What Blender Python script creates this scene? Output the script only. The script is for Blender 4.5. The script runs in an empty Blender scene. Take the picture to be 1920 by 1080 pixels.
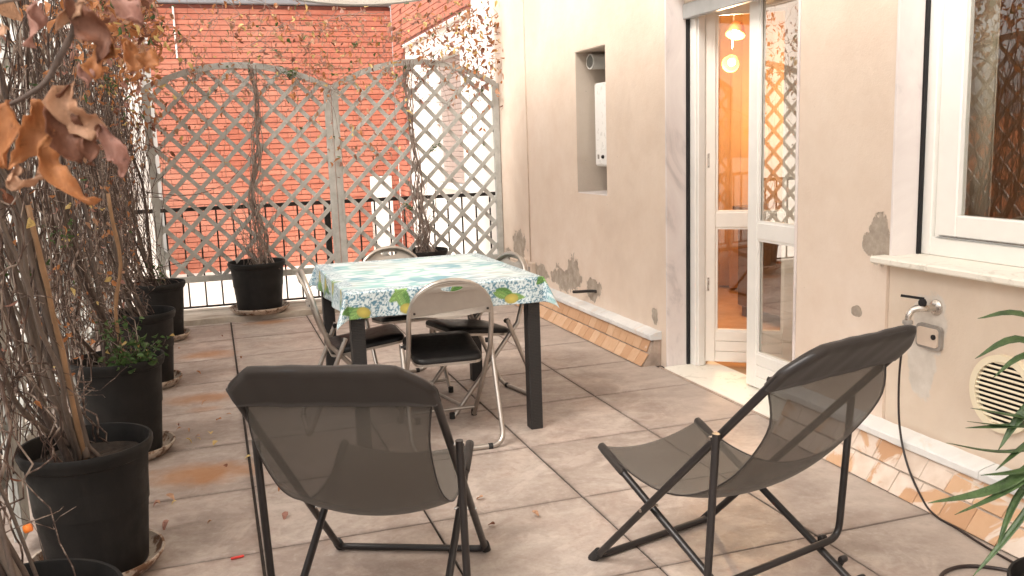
import bpy, math, random
import numpy as np
from mathutils import Matrix, Vector
from mathutils.geometry import tessellate_polygon

S = bpy.context.scene
COL = S.collection
rnd = random.Random(7)
nr = np.random.default_rng(11)
PI = math.pi
rad = math.radians

# ------------------------------------------------------------------ camera
cam_d = bpy.data.cameras.new("camera")
cam = bpy.data.objects.new("camera", cam_d)
COL.objects.link(cam)
R = ((0.94753, 0.08180, -0.30902), (-0.31797, 0.14172, -0.93745), (-0.03289, 0.98652, 0.16029))
M = Matrix(R).to_4x4()
M.translation = Vector((0, 0, 1.36))
cam.matrix_world = M
cam_d.sensor_width = 36
cam_d.lens = 36 * 1680.25 / 1920
cam_d.clip_start = 0.05
cam_d.clip_end = 500
cam_d.dof.use_dof = True
cam_d.dof.focus_distance = 4.6
cam_d.dof.aperture_fstop = 14
S.camera = cam

# ------------------------------------------------------------------ light
SUN_EL, SUN_AZ = 50, 241          # azimuth measured from +Y towards +X (degrees)
w = bpy.data.worlds.new("World")
S.world = w
w.use_nodes = True
nt = w.node_tree
bg = nt.nodes["Background"]
sky = nt.nodes.new("ShaderNodeTexSky")
sky.sky_type = 'NISHITA'
sky.sun_disc = False
sky.sun_elevation = rad(SUN_EL)
sky.sun_rotation = rad(SUN_AZ)
sky.air_density = 1.0
sky.dust_density = 4.0
hs = nt.nodes.new("ShaderNodeHueSaturation")
hs.inputs['Saturation'].default_value = 0.12
mxw = nt.nodes.new("ShaderNodeMix"); mxw.data_type = 'RGBA'; mxw.blend_type = 'MULTIPLY'
mxw.inputs[0].default_value = 1.0
mxw.inputs[7].default_value = (1.0, 0.955, 0.90, 1)
nt.links.new(sky.outputs[0], hs.inputs['Color'])
nt.links.new(hs.outputs[0], mxw.inputs[6])
nt.links.new(mxw.outputs[2], bg.inputs[0])
bg.inputs[1].default_value = 0.15

sun_d = bpy.data.lights.new("sun", 'SUN')
sun_d.energy = 1.1
sun_d.angle = rad(25)
sun_d.color = (1.0, 0.93, 0.84)
sun = bpy.data.objects.new("sun", sun_d)
COL.objects.link(sun)
az, el = rad(SUN_AZ), rad(SUN_EL)
to_sun = Vector((math.sin(az) * math.cos(el), math.cos(az) * math.cos(el), math.sin(el)))
sun.rotation_euler = to_sun.to_track_quat('Z', 'Y').to_euler()

S.view_settings.view_transform = 'Standard'
S.view_settings.look = 'None'
S.view_settings.gamma = 1
S.view_settings.exposure = 1.17
S.cycles.max_bounces = 8
S.cycles.transparent_max_bounces = 12
S.cycles.use_denoising = True

# ------------------------------------------------------------------ helpers
def tag(o, label=None, cat=None, group=None, kind=None):
    if label: o['label'] = label
    if cat: o['category'] = cat
    if group: o['group'] = group
    if kind: o['kind'] = kind
    return o

def empty(name, loc=(0, 0, 0), rz=0, label=None, cat=None, group=None, kind=None, parent=None):
    o = bpy.data.objects.new(name, None)
    o.empty_display_size = 0.1
    COL.objects.link(o)
    o.location = loc
    o.rotation_euler = (0, 0, rz)
    if parent: o.parent = parent
    return tag(o, label, cat, group, kind)

def link(name, me, parent=None, loc=None, rot=None, scale=None):
    o = bpy.data.objects.new(name, me)
    COL.objects.link(o)
    if parent: o.parent = parent
    if loc is not None: o.location = loc
    if rot is not None: o.rotation_euler = rot
    if scale is not None: o.scale = scale
    return o

def copy_tree(o, parent=None):
    c = o.copy()
    COL.objects.link(c)
    if parent: c.parent = parent
    for ch in list(o.children):
        copy_tree(ch, c)
    return c

def rot_to(v):
    return Vector(v).to_track_quat('Z', 'Y').to_matrix()

class MB:
    def __init__(s):
        s.v = []; s.f = []
    def add(s, vs, fs):
        n = len(s.v)
        s.v.extend([tuple(map(float, p)) for p in vs])
        s.f.extend([tuple(i + n for i in f) for f in fs])
        return s
    def box(s, x0, x1, y0, y1, z0, z1, b=0.0):
        if b <= 0:
            vs = [(x, y, z) for x in (x0, x1) for y in (y0, y1) for z in (z0, z1)]
            return s.add(vs, [(0, 1, 3, 2), (4, 6, 7, 5), (0, 4, 5, 1), (2, 3, 7, 6), (0, 2, 6, 4), (1, 5, 7, 3)])
        # chamfered box
        vs = []; idx = {}
        for sx, X in ((-1, x0), (1, x1)):
            for sy, Y in ((-1, y0), (1, y1)):
                for sz, Z in ((-1, z0), (1, z1)):
                    for a in range(3):
                        p = [X - sx * b, Y - sy * b, Z - sz * b]
                        p[a] = (X, Y, Z)[a]
                        idx[(sx, sy, sz, a)] = len(vs); vs.append(p)
        fs = []
        for a in range(3):
            o1, o2 = [k for k in range(3) if k != a]
            for sa in (-1, 1):
                q = []
                for (p1, p2) in ((-1, -1), (1, -1), (1, 1), (-1, 1)):
                    k = [0, 0, 0]; k[a] = sa; k[o1] = p1; k[o2] = p2
                    q.append(idx[(k[0], k[1], k[2], a)])
                fs.append(tuple(q))
        for a in range(3):
            o1, o2 = [k for k in range(3) if k != a]
            for p1 in (-1, 1):
                for p2 in (-1, 1):
                    q = []
                    for sa, ax in ((-1, o1), (-1, o2), (1, o2), (1, o1)):
                        k = [0, 0, 0]; k[a] = sa; k[o1] = p1; k[o2] = p2
                        q.append(idx[(k[0], k[1], k[2], ax)])
                    fs.append(tuple(q))
        for sx in (-1, 1):
            for sy in (-1, 1):
                for sz in (-1, 1):
                    fs.append(tuple(idx[(sx, sy, sz, a)] for a in range(3)))
        return s.add(vs, fs)
    def bar(s, p, q, w, h, up=(0, 0, 1)):
        p, q = Vector(p), Vector(q)
        d = (q - p).normalized(); upv = Vector(up)
        if abs(d.dot(upv)) > 0.99: upv = Vector((0, 1, 0))
        a = d.cross(upv).normalized(); b = a.cross(d).normalized()
        vs = []
        for e in (p, q):
            for i, j in ((-1, -1), (1, -1), (1, 1), (-1, 1)):
                vs.append(e + a * (w / 2 * i) + b * (h / 2 * j))
        return s.add(vs, [(3, 2, 1, 0), (4, 5, 6, 7), (0, 1, 5, 4), (1, 2, 6, 5), (2, 3, 7, 6), (3, 0, 4, 7)])
    def tube(s, pts, r, n=8, closed=False, cap=True):
        P = np.array([tuple(p) for p in pts], float)
        m = len(P)
        rr = np.full(m, r) if np.isscalar(r) else np.array(r, float)
        if closed: T = np.roll(P, -1, 0) - np.roll(P, 1, 0)
        else:
            T = np.gradient(P, axis=0)
        T /= (np.linalg.norm(T, axis=1)[:, None] + 1e-12)
        N = np.zeros_like(P)
        ref = np.array([0, 0, 1.0]) if abs(T[0, 2]) < 0.9 else np.array([1.0, 0, 0])
        v = np.cross(T[0], ref); v /= np.linalg.norm(v)
        N[0] = v
        for i in range(1, m):
            v = N[i - 1] - T[i] * np.dot(N[i - 1], T[i])
            N[i] = v / (np.linalg.norm(v) + 1e-12)
        B = np.cross(T, N)
        a = np.arange(n) * 2 * PI / n
        V = P[:, None, :] + rr[:, None, None] * (np.cos(a)[None, :, None] * N[:, None, :] + np.sin(a)[None, :, None] * B[:, None, :])
        V = V.reshape(-1, 3)
        fs = []
        for i in range(m if closed else m - 1):
            k = (i + 1) % m
            for j in range(n):
                l = (j + 1) % n
                fs.append((i * n + j, i * n + l, k * n + l, k * n + j))
        if not closed and cap:
            fs.append(tuple(range(n - 1, -1, -1)))
            fs.append(tuple((m - 1) * n + j for j in range(n)))
        return s.add(V.tolist(), fs)
    def lathe(s, prof, n=32, c=(0, 0, 0), cap0=True, cap1=False, M=None):
        vs = []
        for (r, z) in prof:
            for j in range(n):
                a = 2 * PI * j / n
                p = Vector((r * math.cos(a), r * math.sin(a), z))
                if M is not None: p = M @ p
                vs.append(p + Vector(c))
        fs = []
        for i in range(len(prof) - 1):
            for j in range(n):
                l = (j + 1) % n
                fs.append((i * n + j, i * n + l, (i + 1) * n + l, (i + 1) * n + j))
        if cap0: fs.append(tuple(range(n - 1, -1, -1)))
        if cap1: fs.append(tuple((len(prof) - 1) * n + j for j in range(n)))
        return s.add(vs, fs)
    def prism(s, loops, mapf, t0, t1):
        """loops: list of 2D loops (outer, holes...); mapf(a,b,t)->3D"""
        tri = tessellate_polygon([[Vector((a, b, 0)) for a, b in L] for L in loops])
        flat = [p for L in loops for p in L]; N = len(flat)
        vs = [mapf(a, b, t0) for a, b in flat] + [mapf(a, b, t1) for a, b in flat]
        fs = [tuple(t) for t in tri] + [tuple(i + N for i in reversed(t)) for t in tri]
        o = 0
        for L in loops:
            m = len(L)
            for i in range(m):
                j = (i + 1) % m
                fs.append((o + i, o + j, N + o + j, N + o + i))
            o += m
        return s.add(vs, fs)
    def mesh(s, name, mat=None, smooth=False, angle=None):
        me = bpy.data.meshes.new(name)
        me.from_pydata(s.v, [], s.f)
        if mat is not None:
            for m_ in (mat if isinstance(mat, (list, tuple)) else [mat]): me.materials.append(m_)
        me.update()
        import bmesh
        bm = bmesh.new(); bm.from_mesh(me)
        bmesh.ops.recalc_face_normals(bm, faces=bm.faces)
        bm.to_mesh(me); bm.free()
        if smooth:
            me.shade_smooth()
            if angle is not None:
                me.set_sharp_from_angle(angle=rad(angle))
        return me
    def build(s, name, mat, parent=None, smooth=False, angle=None, **k):
        return link(name, s.mesh(name, mat, smooth, angle), parent, **k)

def np_mesh(name, V, F, mats, smooth=False, matidx=None):
    """V (n,3), F (m,4) or (m,3) arrays"""
    V = np.asarray(V, np.float32); F = np.asarray(F, np.int32)
    me = bpy.data.meshes.new(name)
    me.vertices.add(len(V)); me.vertices.foreach_set('co', V.ravel())
    k = F.shape[1]
    me.loops.add(F.size); me.loops.foreach_set('vertex_index', F.ravel())
    me.polygons.add(len(F))
    me.polygons.foreach_set('loop_start', np.arange(0, F.size, k, dtype=np.int32))
    for m_ in mats: me.materials.append(m_)
    if matidx is not None: me.polygons.foreach_set('material_index', np.asarray(matidx, np.int32))
    me.update(calc_edges=True)
    me.validate()
    if smooth: me.shade_smooth()
    return me

def round_path(pts, r, seg=5, closed=False):
    P = [Vector(p) for p in pts]; n = len(P); out = []
    for i in range(n):
        if not closed and i in (0, n - 1):
            out.append(P[i]); continue
        a, b, c = P[i - 1], P[i], P[(i + 1) % n]
        d1 = (a - b); d2 = (c - b)
        rr = min(r, d1.length * 0.45, d2.length * 0.45)
        p0 = b + d1.normalized() * rr; p1 = b + d2.normalized() * rr
        for k in range(seg + 1):
            t = k / seg
            out.append(p0 * (1 - t) ** 2 + b * 2 * t * (1 - t) + p1 * t ** 2)
    return out

def catmull(P, k=6):
    P = [np.array(p, float) for p in P]
    out = []
    for i in range(len(P) - 1):
        p0 = P[max(i - 1, 0)]; p1 = P[i]; p2 = P[i + 1]; p3 = P[min(i + 2, len(P) - 1)]
        for j in range(k):
            t = j / k
            out.append(0.5 * ((2 * p1) + (p2 - p0) * t + (2 * p0 - 5 * p1 + 4 * p2 - p3) * t * t + (3 * p1 - p0 - 3 * p2 + p3) * t ** 3))
    out.append(P[-1])
    return out

# ------------------------------------------------------------------ materials
class NT:
    def __init__(s, name):
        s.m = bpy.data.materials.new(name); s.m.use_nodes = True
        s.t = s.m.node_tree; s.n = s.t.nodes; s.b = s.n['Principled BSDF']
        s.pos = None
    def new(s, typ, **k):
        n = s.n.new(typ)
        for a, v in k.items():
            if a.startswith('i_'):
                n.inputs[a[2:].replace('_', ' ')].default_value = v
            else: setattr(n, a, v)
        return n
    def l(s, a, b): s.t.links.new(a, b)
    def coord(s, kind='Object', scale=(1, 1, 1)):
        if kind == 'World':
            c = s.new('ShaderNodeNewGeometry').outputs['Position']
        else:
            c = s.new('ShaderNodeTexCoord').outputs[kind]
        mp = s.new('ShaderNodeMapping'); mp.inputs['Scale'].default_value = scale
        s.l(c, mp.inputs[0])
        return mp.outputs[0]
    def noise(s, vec, scale, detail=4, rough=0.55, dist=0.0):
        n = s.new('ShaderNodeTexNoise')
        n.inputs['Scale'].default_value = scale; n.inputs['Detail'].default_value = detail
        n.inputs['Roughness'].default_value = rough; n.inputs['Distortion'].default_value = dist
        s.l(vec, n.inputs['Vector'])
        return n.outputs[0]
    def ramp(s, fac, stops):
        r = s.new('ShaderNodeValToRGB')
        e = r.color_ramp.elements
        while len(e) < len(stops): e.new(0.5)
        for k, (p, c) in enumerate(stops):
            e[k].position = p
            e[k].color = tuple(c) + (1,) if len(c) == 3 else c
        s.l(fac, r.inputs[0])
        return r.outputs[0]
    def val(s, fac, a, b, lo=0.0, hi=1.0):
        r = s.new('ShaderNodeMapRange')
        r.inputs[1].default_value = a; r.inputs[2].default_value = b
        r.inputs[3].default_value = lo; r.inputs[4].default_value = hi
        s.l(fac, r.inputs[0])
        return r.outputs[0]
    def mix(s, fac, a, b, mode='MIX'):
        m = s.new('ShaderNodeMix'); m.data_type = 'RGBA'; m.blend_type = mode
        if isinstance(fac, float) or isinstance(fac, int): m.inputs[0].default_value = fac
        else: s.l(fac, m.inputs[0])
        for k, v in ((6, a), (7, b)):
            if isinstance(v, (tuple, list)): m.inputs[k].default_value = tuple(v[:3]) + (1,)
            else: s.l(v, m.inputs[k])
        return m.outputs[2]
    def math(s, op, a, b=None, c=None):
        m = s.new('ShaderNodeMath'); m.operation = op
        for k, v in ((0, a), (1, b), (2, c)):
            if v is None: continue
            if isinstance(v, (int, float)): m.inputs[k].default_value = v
            else: s.l(v, m.inputs[k])
        return m.outputs[0]
    def objrand(s): return s.new('ShaderNodeObjectInfo').outputs['Random']
    def bump(s, h, strength=0.3, dist=0.01):
        b = s.new('ShaderNodeBump'); b.inputs['Strength'].default_value = strength
        b.inputs['Distance'].default_value = dist
        s.l(h, b.inputs['Height']); s.l(b.outputs[0], s.b.inputs['Normal'])
    def col(s, c):
        if isinstance(c, (tuple, list)): s.b.inputs['Base Color'].default_value = tuple(c[:3]) + (1,)
        else: s.l(c, s.b.inputs['Base Color'])
    def set(s, **k):
        for a, v in k.items():
            i = s.b.inputs[a.replace('_', ' ')]
            if isinstance(v, (int, float, tuple)): i.default_value = v
            else: s.l(v, i)
        return s.m

def simple(name, c, rough=0.6, metal=0.0, var=0.12, scale=8, bump=0.0, bscale=60, coord='Object', spec=0.5, coat=0.0, rnd_=0.0):
    t = NT(name)
    v = t.coord(coord)
    n = t.noise(v, scale, 5, 0.6)
    dark = tuple(x * (1 - var) for x in c); lite = tuple(min(1, x * (1 + var)) for x in c)
    col = t.ramp(n, [(0.3, dark), (0.7, lite)])
    if rnd_ > 0:
        f = t.val(t.objrand(), 0, 1, 1 - rnd_, 1 + rnd_)
        g = t.new('ShaderNodeCombineColor'); 
        for k in range(3): t.l(f, g.inputs[k])
        col = t.mix(1.0, col, g.outputs[0], 'MULTIPLY')
    t.col(col)
    t.set(Roughness=t.val(t.noise(v, scale * 3, 3), 0.2, 0.8, rough - 0.08, min(1, rough + 0.08)), Metallic=metal, Specular_IOR_Level=spec, Coat_Weight=coat)
    if bump > 0: t.bump(t.noise(v, bscale, 4, 0.65), bump, 0.004)
    return t.m

def patch_mask(t, pos, patches, amp=0.55, nscale=9.0):
    """union of ellipses in world (y,z) with ragged edges: patches (y,z,ry,rz)"""
    sep = t.new('ShaderNodeSeparateXYZ'); t.l(pos, sep.inputs[0])
    nz = t.noise(pos, nscale, 5, 0.6)
    wob = t.val(nz, 0.25, 0.75, -amp, amp)
    best = None; halo = None
    for (y, z, ry, rz) in patches:
        a = t.math('DIVIDE', t.math('SUBTRACT', sep.outputs[1], y), ry)
        b = t.math('DIVIDE', t.math('SUBTRACT', sep.outputs[2], z), rz)
        d = t.math('SQRT', t.math('ADD', t.math('MULTIPLY', a, a), t.math('MULTIPLY', b, b)))
        d = t.math('ADD', d, wob)
        k = t.val(d, 0.90, 1.0, 1.0, 0.0)
        best = k if best is None else t.math('MAXIMUM', best, k)
        h_ = t.val(d, 0.95, 1.7, 1.0, 0.0)
        halo = h_ if halo is None else t.math('MAXIMUM', halo, h_)
    return best, halo

MT = {}
def plaster(name, base, patches=(), pale=()):
    t = NT(name)
    v = t.coord('World')
    n1 = t.noise(v, 1.1, 5, 0.6, 0.4)
    n2 = t.noise(v, 6, 6, 0.65)
    n3 = t.noise(t.coord('World', (1, 1, 0.25)), 3.0, 5, 0.6)
    c = t.ramp(n1, [(0.3, tuple(x * f for x, f in zip(base, (0.86, 0.84, 0.83)))), (0.5, base), (0.72, tuple(min(1, x * f) for x, f in zip(base, (1.05, 1.07, 1.10))))])
    c = t.mix(t.val(n2, 0.35, 0.7, 0, 0.38), c, tuple(x * f for x, f in zip(base, (0.86, 0.80, 0.75))))
    c = t.mix(t.val(n3, 0.52, 0.75, 0, 0.25), c, tuple(x * f for x, f in zip(base, (0.93, 0.84, 0.80))))
    # small pits and specks
    sp = t.new('ShaderNodeTexVoronoi'); sp.inputs['Scale'].default_value = 7.0; t.l(v, sp.inputs['Vector'])
    c = t.mix(t.val(sp.outputs['Distance'], 0.035, 0.02, 0, 0.5), c, tuple(x * 0.5 for x in base))
    h = t.noise(v, 26, 6, 0.7)
    h2 = t.noise(v, 140, 3, 0.6)
    hh = t.math('ADD', t.math('MULTIPLY', h, 1.0), t.math('MULTIPLY', h2, 0.35))
    if pale:
        mk, _h = patch_mask(t, v, pale, 0.35, 7)
        c = t.mix(t.math('MULTIPLY', mk, 0.75), c, t.ramp(t.noise(v, 20, 4), [(0.3, (0.55, 0.51, 0.46)), (0.7, (0.72, 0.68, 0.63))]))
    if patches:
        mk, halo = patch_mask(t, v, patches)
        c = t.mix(t.math('MULTIPLY', halo, t.val(t.noise(v, 11, 5, 0.7), 0.35, 0.65, 0.0, 0.45)), c, tuple(x * f for x, f in zip(base, (0.78, 0.72, 0.68))))
        g = t.ramp(t.noise(v, 14, 5, 0.65), [(0.3, (0.27, 0.225, 0.185)), (0.5, (0.40, 0.34, 0.28)), (0.7, (0.52, 0.45, 0.38))])
        c = t.mix(t.math('MULTIPLY', mk, 0.93), c, g)
        hh = t.math('SUBTRACT', t.math('ADD', hh, t.math('MULTIPLY', mk, t.noise(v, 45, 4, 0.7))), t.math('MULTIPLY', mk, 1.9))
    t.col(c); t.set(Roughness=0.9, Specular_IOR_Level=0.25)
    t.bump(hh, 0.45, 0.006)
    return t.m

BASE = (0.79, 0.665, 0.56)
MT['plaster'] = plaster('house_plaster', BASE,
    [(7.33, .45, .17, .13), (7.62, .37, .14, .06), (6.86, .30, .24, .07), (6.10, .37, .13, .14), (6.35, .31, .26, .09), (5.76, .31, .13, .09), (4.82, .28, .04, .055), (2.905, .93, .055, .11), (2.96, .90, .04, .05), (3.02, .62, .03, .02)])
MT['plaster_low'] = plaster('lower_plaster', (0.74, 0.63, 0.52), pale=[(2.66, .47, .07, .16), (2.63, .62, .09, .13)])
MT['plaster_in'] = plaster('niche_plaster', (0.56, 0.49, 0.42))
MT['white_render'] = simple('white_render', (0.86, 0.83, 0.78), 0.85, var=0.05, scale=2, bump=0.2, bscale=30)
MT['cream_render'] = simple('cream_render', (0.86, 0.80, 0.72), 0.85, var=0.05, scale=2, bump=0.2, bscale=30)

def tile_mat():
    t = NT('porcelain_tile')
    v = t.coord('World'); r = t.objrand()
    # each tile gets its own slice of the noise so the pattern does not run through joints
    off = t.new('ShaderNodeCombineXYZ'); t.l(t.math('MULTIPLY', r, 37.0), off.inputs[2])
    t.l(t.math('MULTIPLY', r, 11.0), off.inputs[0])
    ad = t.new('ShaderNodeVectorMath'); ad.operation = 'ADD'; t.l(v, ad.inputs[0]); t.l(off.outputs[0], ad.inputs[1])
    vv = ad.outputs[0]
    mp = t.new('ShaderNodeMapping'); mp.inputs['Scale'].default_value = (1.1, 1.9, 1); mp.inputs['Rotation'].default_value = (0, 0, 0.25); t.l(vv, mp.inputs[0])
    n1 = t.noise(mp.outputs[0], 1.6, 6, 0.62, 0.9)
    n2 = t.noise(vv, 9, 6, 0.7, 0.3)
    n3 = t.noise(vv, 3.0, 4, 0.6, 0.6)
    c = t.ramp(n1, [(0.28, (0.235, 0.178, 0.150)), (0.48, (0.37, 0.300, 0.260)), (0.7, (0.52, 0.450, 0.400))])
    c = t.mix(t.val(n2, 0.42, 0.75, 0, 0.45), c, (0.235, 0.18, 0.155))
    c = t.mix(t.val(n3, 0.5, 0.75, 0, 0.5), c, (0.52, 0.385, 0.32))
    c = t.mix(t.val(r, 0, 1, 0, 0.34), c, (0.30, 0.265, 0.235))
    gn = t.new('ShaderNodeTexCoord').outputs['Generated']
    sg = t.new('ShaderNodeSeparateXYZ'); t.l(gn, sg.inputs[0])
    ex = t.math('MINIMUM', sg.outputs[0], t.math('SUBTRACT', 1.0, sg.outputs[0]))
    ey = t.math('MINIMUM', sg.outputs[1], t.math('SUBTRACT', 1.0, sg.outputs[1]))
    ed = t.math('ADD', t.math('MINIMUM', ex, ey), t.val(t.noise(v, 22, 5, 0.7), 0.3, 0.7, -0.022, 0.016))
    c = t.mix(t.val(ed, 0.0, 0.035, 0.42, 0.0), c, (0.12, 0.085, 0.07))
    n5 = t.noise(vv, 38, 6, 0.75)
    c = t.mix(t.val(n5, 0.5, 0.72, 0, 0.38), c, (0.16, 0.115, 0.095))
    c = t.mix(t.val(n5, 0.44, 0.3, 0, 0.30), c, (0.60, 0.54, 0.49))
    n6 = t.noise(vv, 4.5, 6, 0.65, 1.4)
    c = t.mix(t.val(n6, 0.54, 0.62, 0, 0.30), c, (0.56, 0.47, 0.42))
    c = t.mix(t.val(n6, 0.44, 0.36, 0, 0.32), c, (0.22, 0.155, 0.125))
    # rust run-off from the saucers
    sep = t.new('ShaderNodeSeparateXYZ'); t.l(v, sep.inputs[0])
    wob = t.val(t.noise(v, 7, 5, 0.6), 0.25, 0.75, -0.4, 0.4)
    best = None
    for (x, y, rx, ry, s_) in ((-0.12, 6.33, .22, .14, .8), (-0.15, 5.19, .24, .12, .8), (-0.14, 3.91, .24, .17, 1.0), (-0.12, 4.95, .1, .06, .5), (0.36, 7.33, .2, .1, .75), (0.0, 2.7, .12, .1, .3), (-.3, 2.3, .2, .2, .7)):
        a = t.math('DIVIDE', t.math('SUBTRACT', sep.outputs[0], x), rx)
        b = t.math('DIVIDE', t.math('SUBTRACT', sep.outputs[1], y), ry)
        d = t.math('ADD', t.math('SQRT', t.math('ADD', t.math('MULTIPLY', a, a), t.math('MULTIPLY', b, b))), wob)
        k = t.val(d, 0.35, 1.15, 0.88 * s_, 0.0)
        best = k if best is None else t.math('MAXIMUM', best, k)
    c = t.mix(best, c, (0.33, 0.145, 0.050))
    # grime against the planters
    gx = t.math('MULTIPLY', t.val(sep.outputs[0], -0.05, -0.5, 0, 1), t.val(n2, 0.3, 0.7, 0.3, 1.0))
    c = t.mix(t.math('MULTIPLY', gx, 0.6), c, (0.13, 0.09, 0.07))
    # pale dusty film near the wall
    gw = t.math('MULTIPLY', t.val(t.math('ADD', sep.outputs[0], t.val(n3, 0.3, 0.7, -0.15, 0.15)), 2.0, 2.4, 0, 0.5), 1.0)
    c = t.mix(gw, c, (0.50, 0.43, 0.38))
    t.col(c)
    t.set(Roughness=t.val(n2, 0.3, 0.7, 0.42, 0.62), Specular_IOR_Level=0.5)
    t.bump(t.noise(vv, 60, 5, 0.7), 0.22, 0.003)
    return t.m
MT['tile'] = tile_mat()
MT['grout'] = simple('dark_joint', (0.025, 0.018, 0.015), 0.95, var=0.4, scale=20)
MT['kerb'] = (lambda t: (t.col(t.ramp(t.noise(t.coord('World', (1, 3, 1)), 3, 6, 0.65, 0.5), [(0.3, (0.30, 0.25, 0.20)), (0.55, (0.50, 0.44, 0.37)), (0.75, (0.66, 0.60, 0.53))])), t.bump(t.noise(t.coord('World'), 30, 5, 0.7), 0.5, 0.006), t.set(Roughness=0.9))[-1])(NT('worn_kerb_stone'))
MT['ground'] = simple('pale_concrete', (0.72, 0.67, 0.61), 0.9, var=0.08, scale=3, coord='World')

def terracotta(name, pale):
    t = NT(name); r = t.objrand(); v = t.coord('World')
    c = t.ramp(r, [(0.0, (0.52, 0.30, 0.17)), (0.45, (0.60, 0.37, 0.22)), (1.0, (0.68, 0.46, 0.30))])
    n = t.noise(v, 18, 5, 0.65)
    c = t.mix(t.val(n, 0.35, 0.75, 0, 0.35), c, (0.50, 0.27, 0.14))
    if pale:
        m = t.val(t.math('ADD', t.noise(v, 5.5, 6, 0.55, 1.0), t.math('MULTIPLY', r, 0.10)), 0.50, 0.55, 0, 0.88)
        c = t.mix(m, c, t.ramp(t.noise(v, 12, 4), [(0.3, (0.62, 0.50, 0.41)), (0.7, (0.78, 0.68, 0.60))]))
    else:
        m = t.val(t.noise(v, 4, 6, 0.6, 0.8), 0.64, 0.7, 0, 0.6)
        c = t.mix(m, c, (0.78, 0.68, 0.6))
    t.col(c); t.set(Roughness=t.val(n, 0.2, 0.8, 0.35, 0.65)); t.bump(n, 0.3, 0.003)
    return t.m
MT['terra'] = terracotta('terracotta_glaze', False)
MT['terra_pale'] = terracotta('terracotta_limed', True)
MT['mortar'] = simple('brown_mortar', (0.42, 0.33, 0.27), 0.95, var=0.3, scale=12, bump=0.4, coord='World')
MT['mortar_pale'] = simple('limed_mortar', (0.60, 0.50, 0.42), 0.95, var=0.25, scale=12, bump=0.4, coord='World')
MT['marble_cap'] = (lambda t: (t.col(t.mix(t.val(t.noise(t.coord('World'), 5, 6, 0.7, 0.6), 0.55, 0.66, 0, 0.7), t.ramp(t.noise(t.coord('World'), 2.5, 5, 0.6, 1.5), [(0.3, (0.62, 0.63, 0.63)), (0.6, (0.80, 0.79, 0.77))]), (0.72, 0.63, 0.55))), t.bump(t.noise(t.coord('World'), 22, 5, 0.7), 0.5, 0.005), t.set(Roughness=0.6))[-1])(NT('painted_marble'))
MT['marble'] = (lambda t: (t.col(t.ramp(t.noise(t.coord('World', (1, 1, 0.6)), 3.2, 6, 0.6, 2.2), [(0.32, (0.60, 0.55, 0.54)), (0.45, (0.77, 0.70, 0.68)), (0.7, (0.84, 0.78, 0.75))])), t.set(Roughness=0.35))[-1])(NT('pink_white_marble'))
MT['threshold'] = (lambda t: (t.col(t.mix(t.val(t.noise(t.coord('World'), 9, 6, 0.7, 1.0), 0.56, 0.64, 0, 0.5), (0.86, 0.82, 0.73), (0.55, 0.50, 0.42))), t.bump(t.noise(t.coord('World'), 40, 4), 0.2, 0.003), t.set(Roughness=0.5))[-1])(NT('threshold_marble'))
MT['white_paint'] = simple('white_gloss_paint', (0.86, 0.84, 0.80), 0.38, var=0.04, scale=5, bump=0.06, bscale=25)
MT['leaf_paint'] = simple('ivory_door_paint', (0.86, 0.80, 0.73), 0.4, var=0.05, scale=5, bump=0.06, bscale=25)
MT['black_gap'] = simple('black_rubber', (0.012, 0.011, 0.012), 0.8, var=0.2)
MT['shutter_bar'] = simple('grey_shutter_metal', (0.42, 0.43, 0.43), 0.45, metal=0.4, var=0.1)
MT['shutter'] = simple('cream_shutter_slat', (0.72, 0.62, 0.50), 0.5, var=0.1)
MT['grey_wood'] = (lambda t: (t.col(t.mix(t.val(t.noise(t.coord('World', (6, 6, 1.2)), 5, 6, 0.7), 0.55, 0.72, 0, 0.6), t.ramp(t.noise(t.coord('World'), 12, 5, 0.65), [(0.3, (0.37, 0.37, 0.345)), (0.7, (0.52, 0.52, 0.49))]), (0.25, 0.22, 0.19))), t.bump(t.noise(t.coord('World', (4, 4, 1)), 50, 4, 0.7), 0.4, 0.003), t.set(Roughness=0.8))[-1])(NT('weathered_grey_green_wood'))
MT['iron'] = simple('black_iron', (0.028, 0.024, 0.023), 0.55, metal=0.3, var=0.3, scale=20)
MT['pot'] = simple('anthracite_plastic', (0.017, 0.016, 0.016), 0.6, var=0.25, scale=6, bump=0.12, bscale=120, spec=0.3)
_t = NT('anthracite_plastic_dusty'); _v = _t.coord('World')
_c = _t.mix(_t.val(_t.noise(_t.coord('World', (1, 1, 0.3)), 7, 6, 0.7), 0.5, 0.75, 0, 0.35), (0.009, 0.0085, 0.0085), (0.045, 0.040, 0.036))
_t.col(_c); _t.set(Roughness=_t.val(_t.noise(_v, 12, 5), 0.3, 0.7, 0.48, 0.75), Specular_IOR_Level=0.3); _t.bump(_t.noise(_v, 90, 4), 0.12, 0.003)
MT['pot'] = _t.m
MT['saucer'] = (lambda t: (t.col(t.mix(t.val(t.noise(t.coord('World'), 16, 6, 0.7), 0.44, 0.54, 0, 0.85), t.ramp(t.noise(t.coord('World'), 7, 5, 0.6), [(0.3, (0.10, 0.055, 0.035)), (0.7, (0.24, 0.12, 0.065))]), (0.58, 0.50, 0.42))), t.bump(t.noise(t.coord('World'), 60, 4), 0.4, 0.003), t.set(Roughness=0.8))[-1])(NT('limed_terracotta_saucer'))
MT['soil'] = simple('dry_soil', (0.028, 0.019, 0.014), 0.95, var=0.5, scale=30, bump=0.8, bscale=50)
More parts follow.
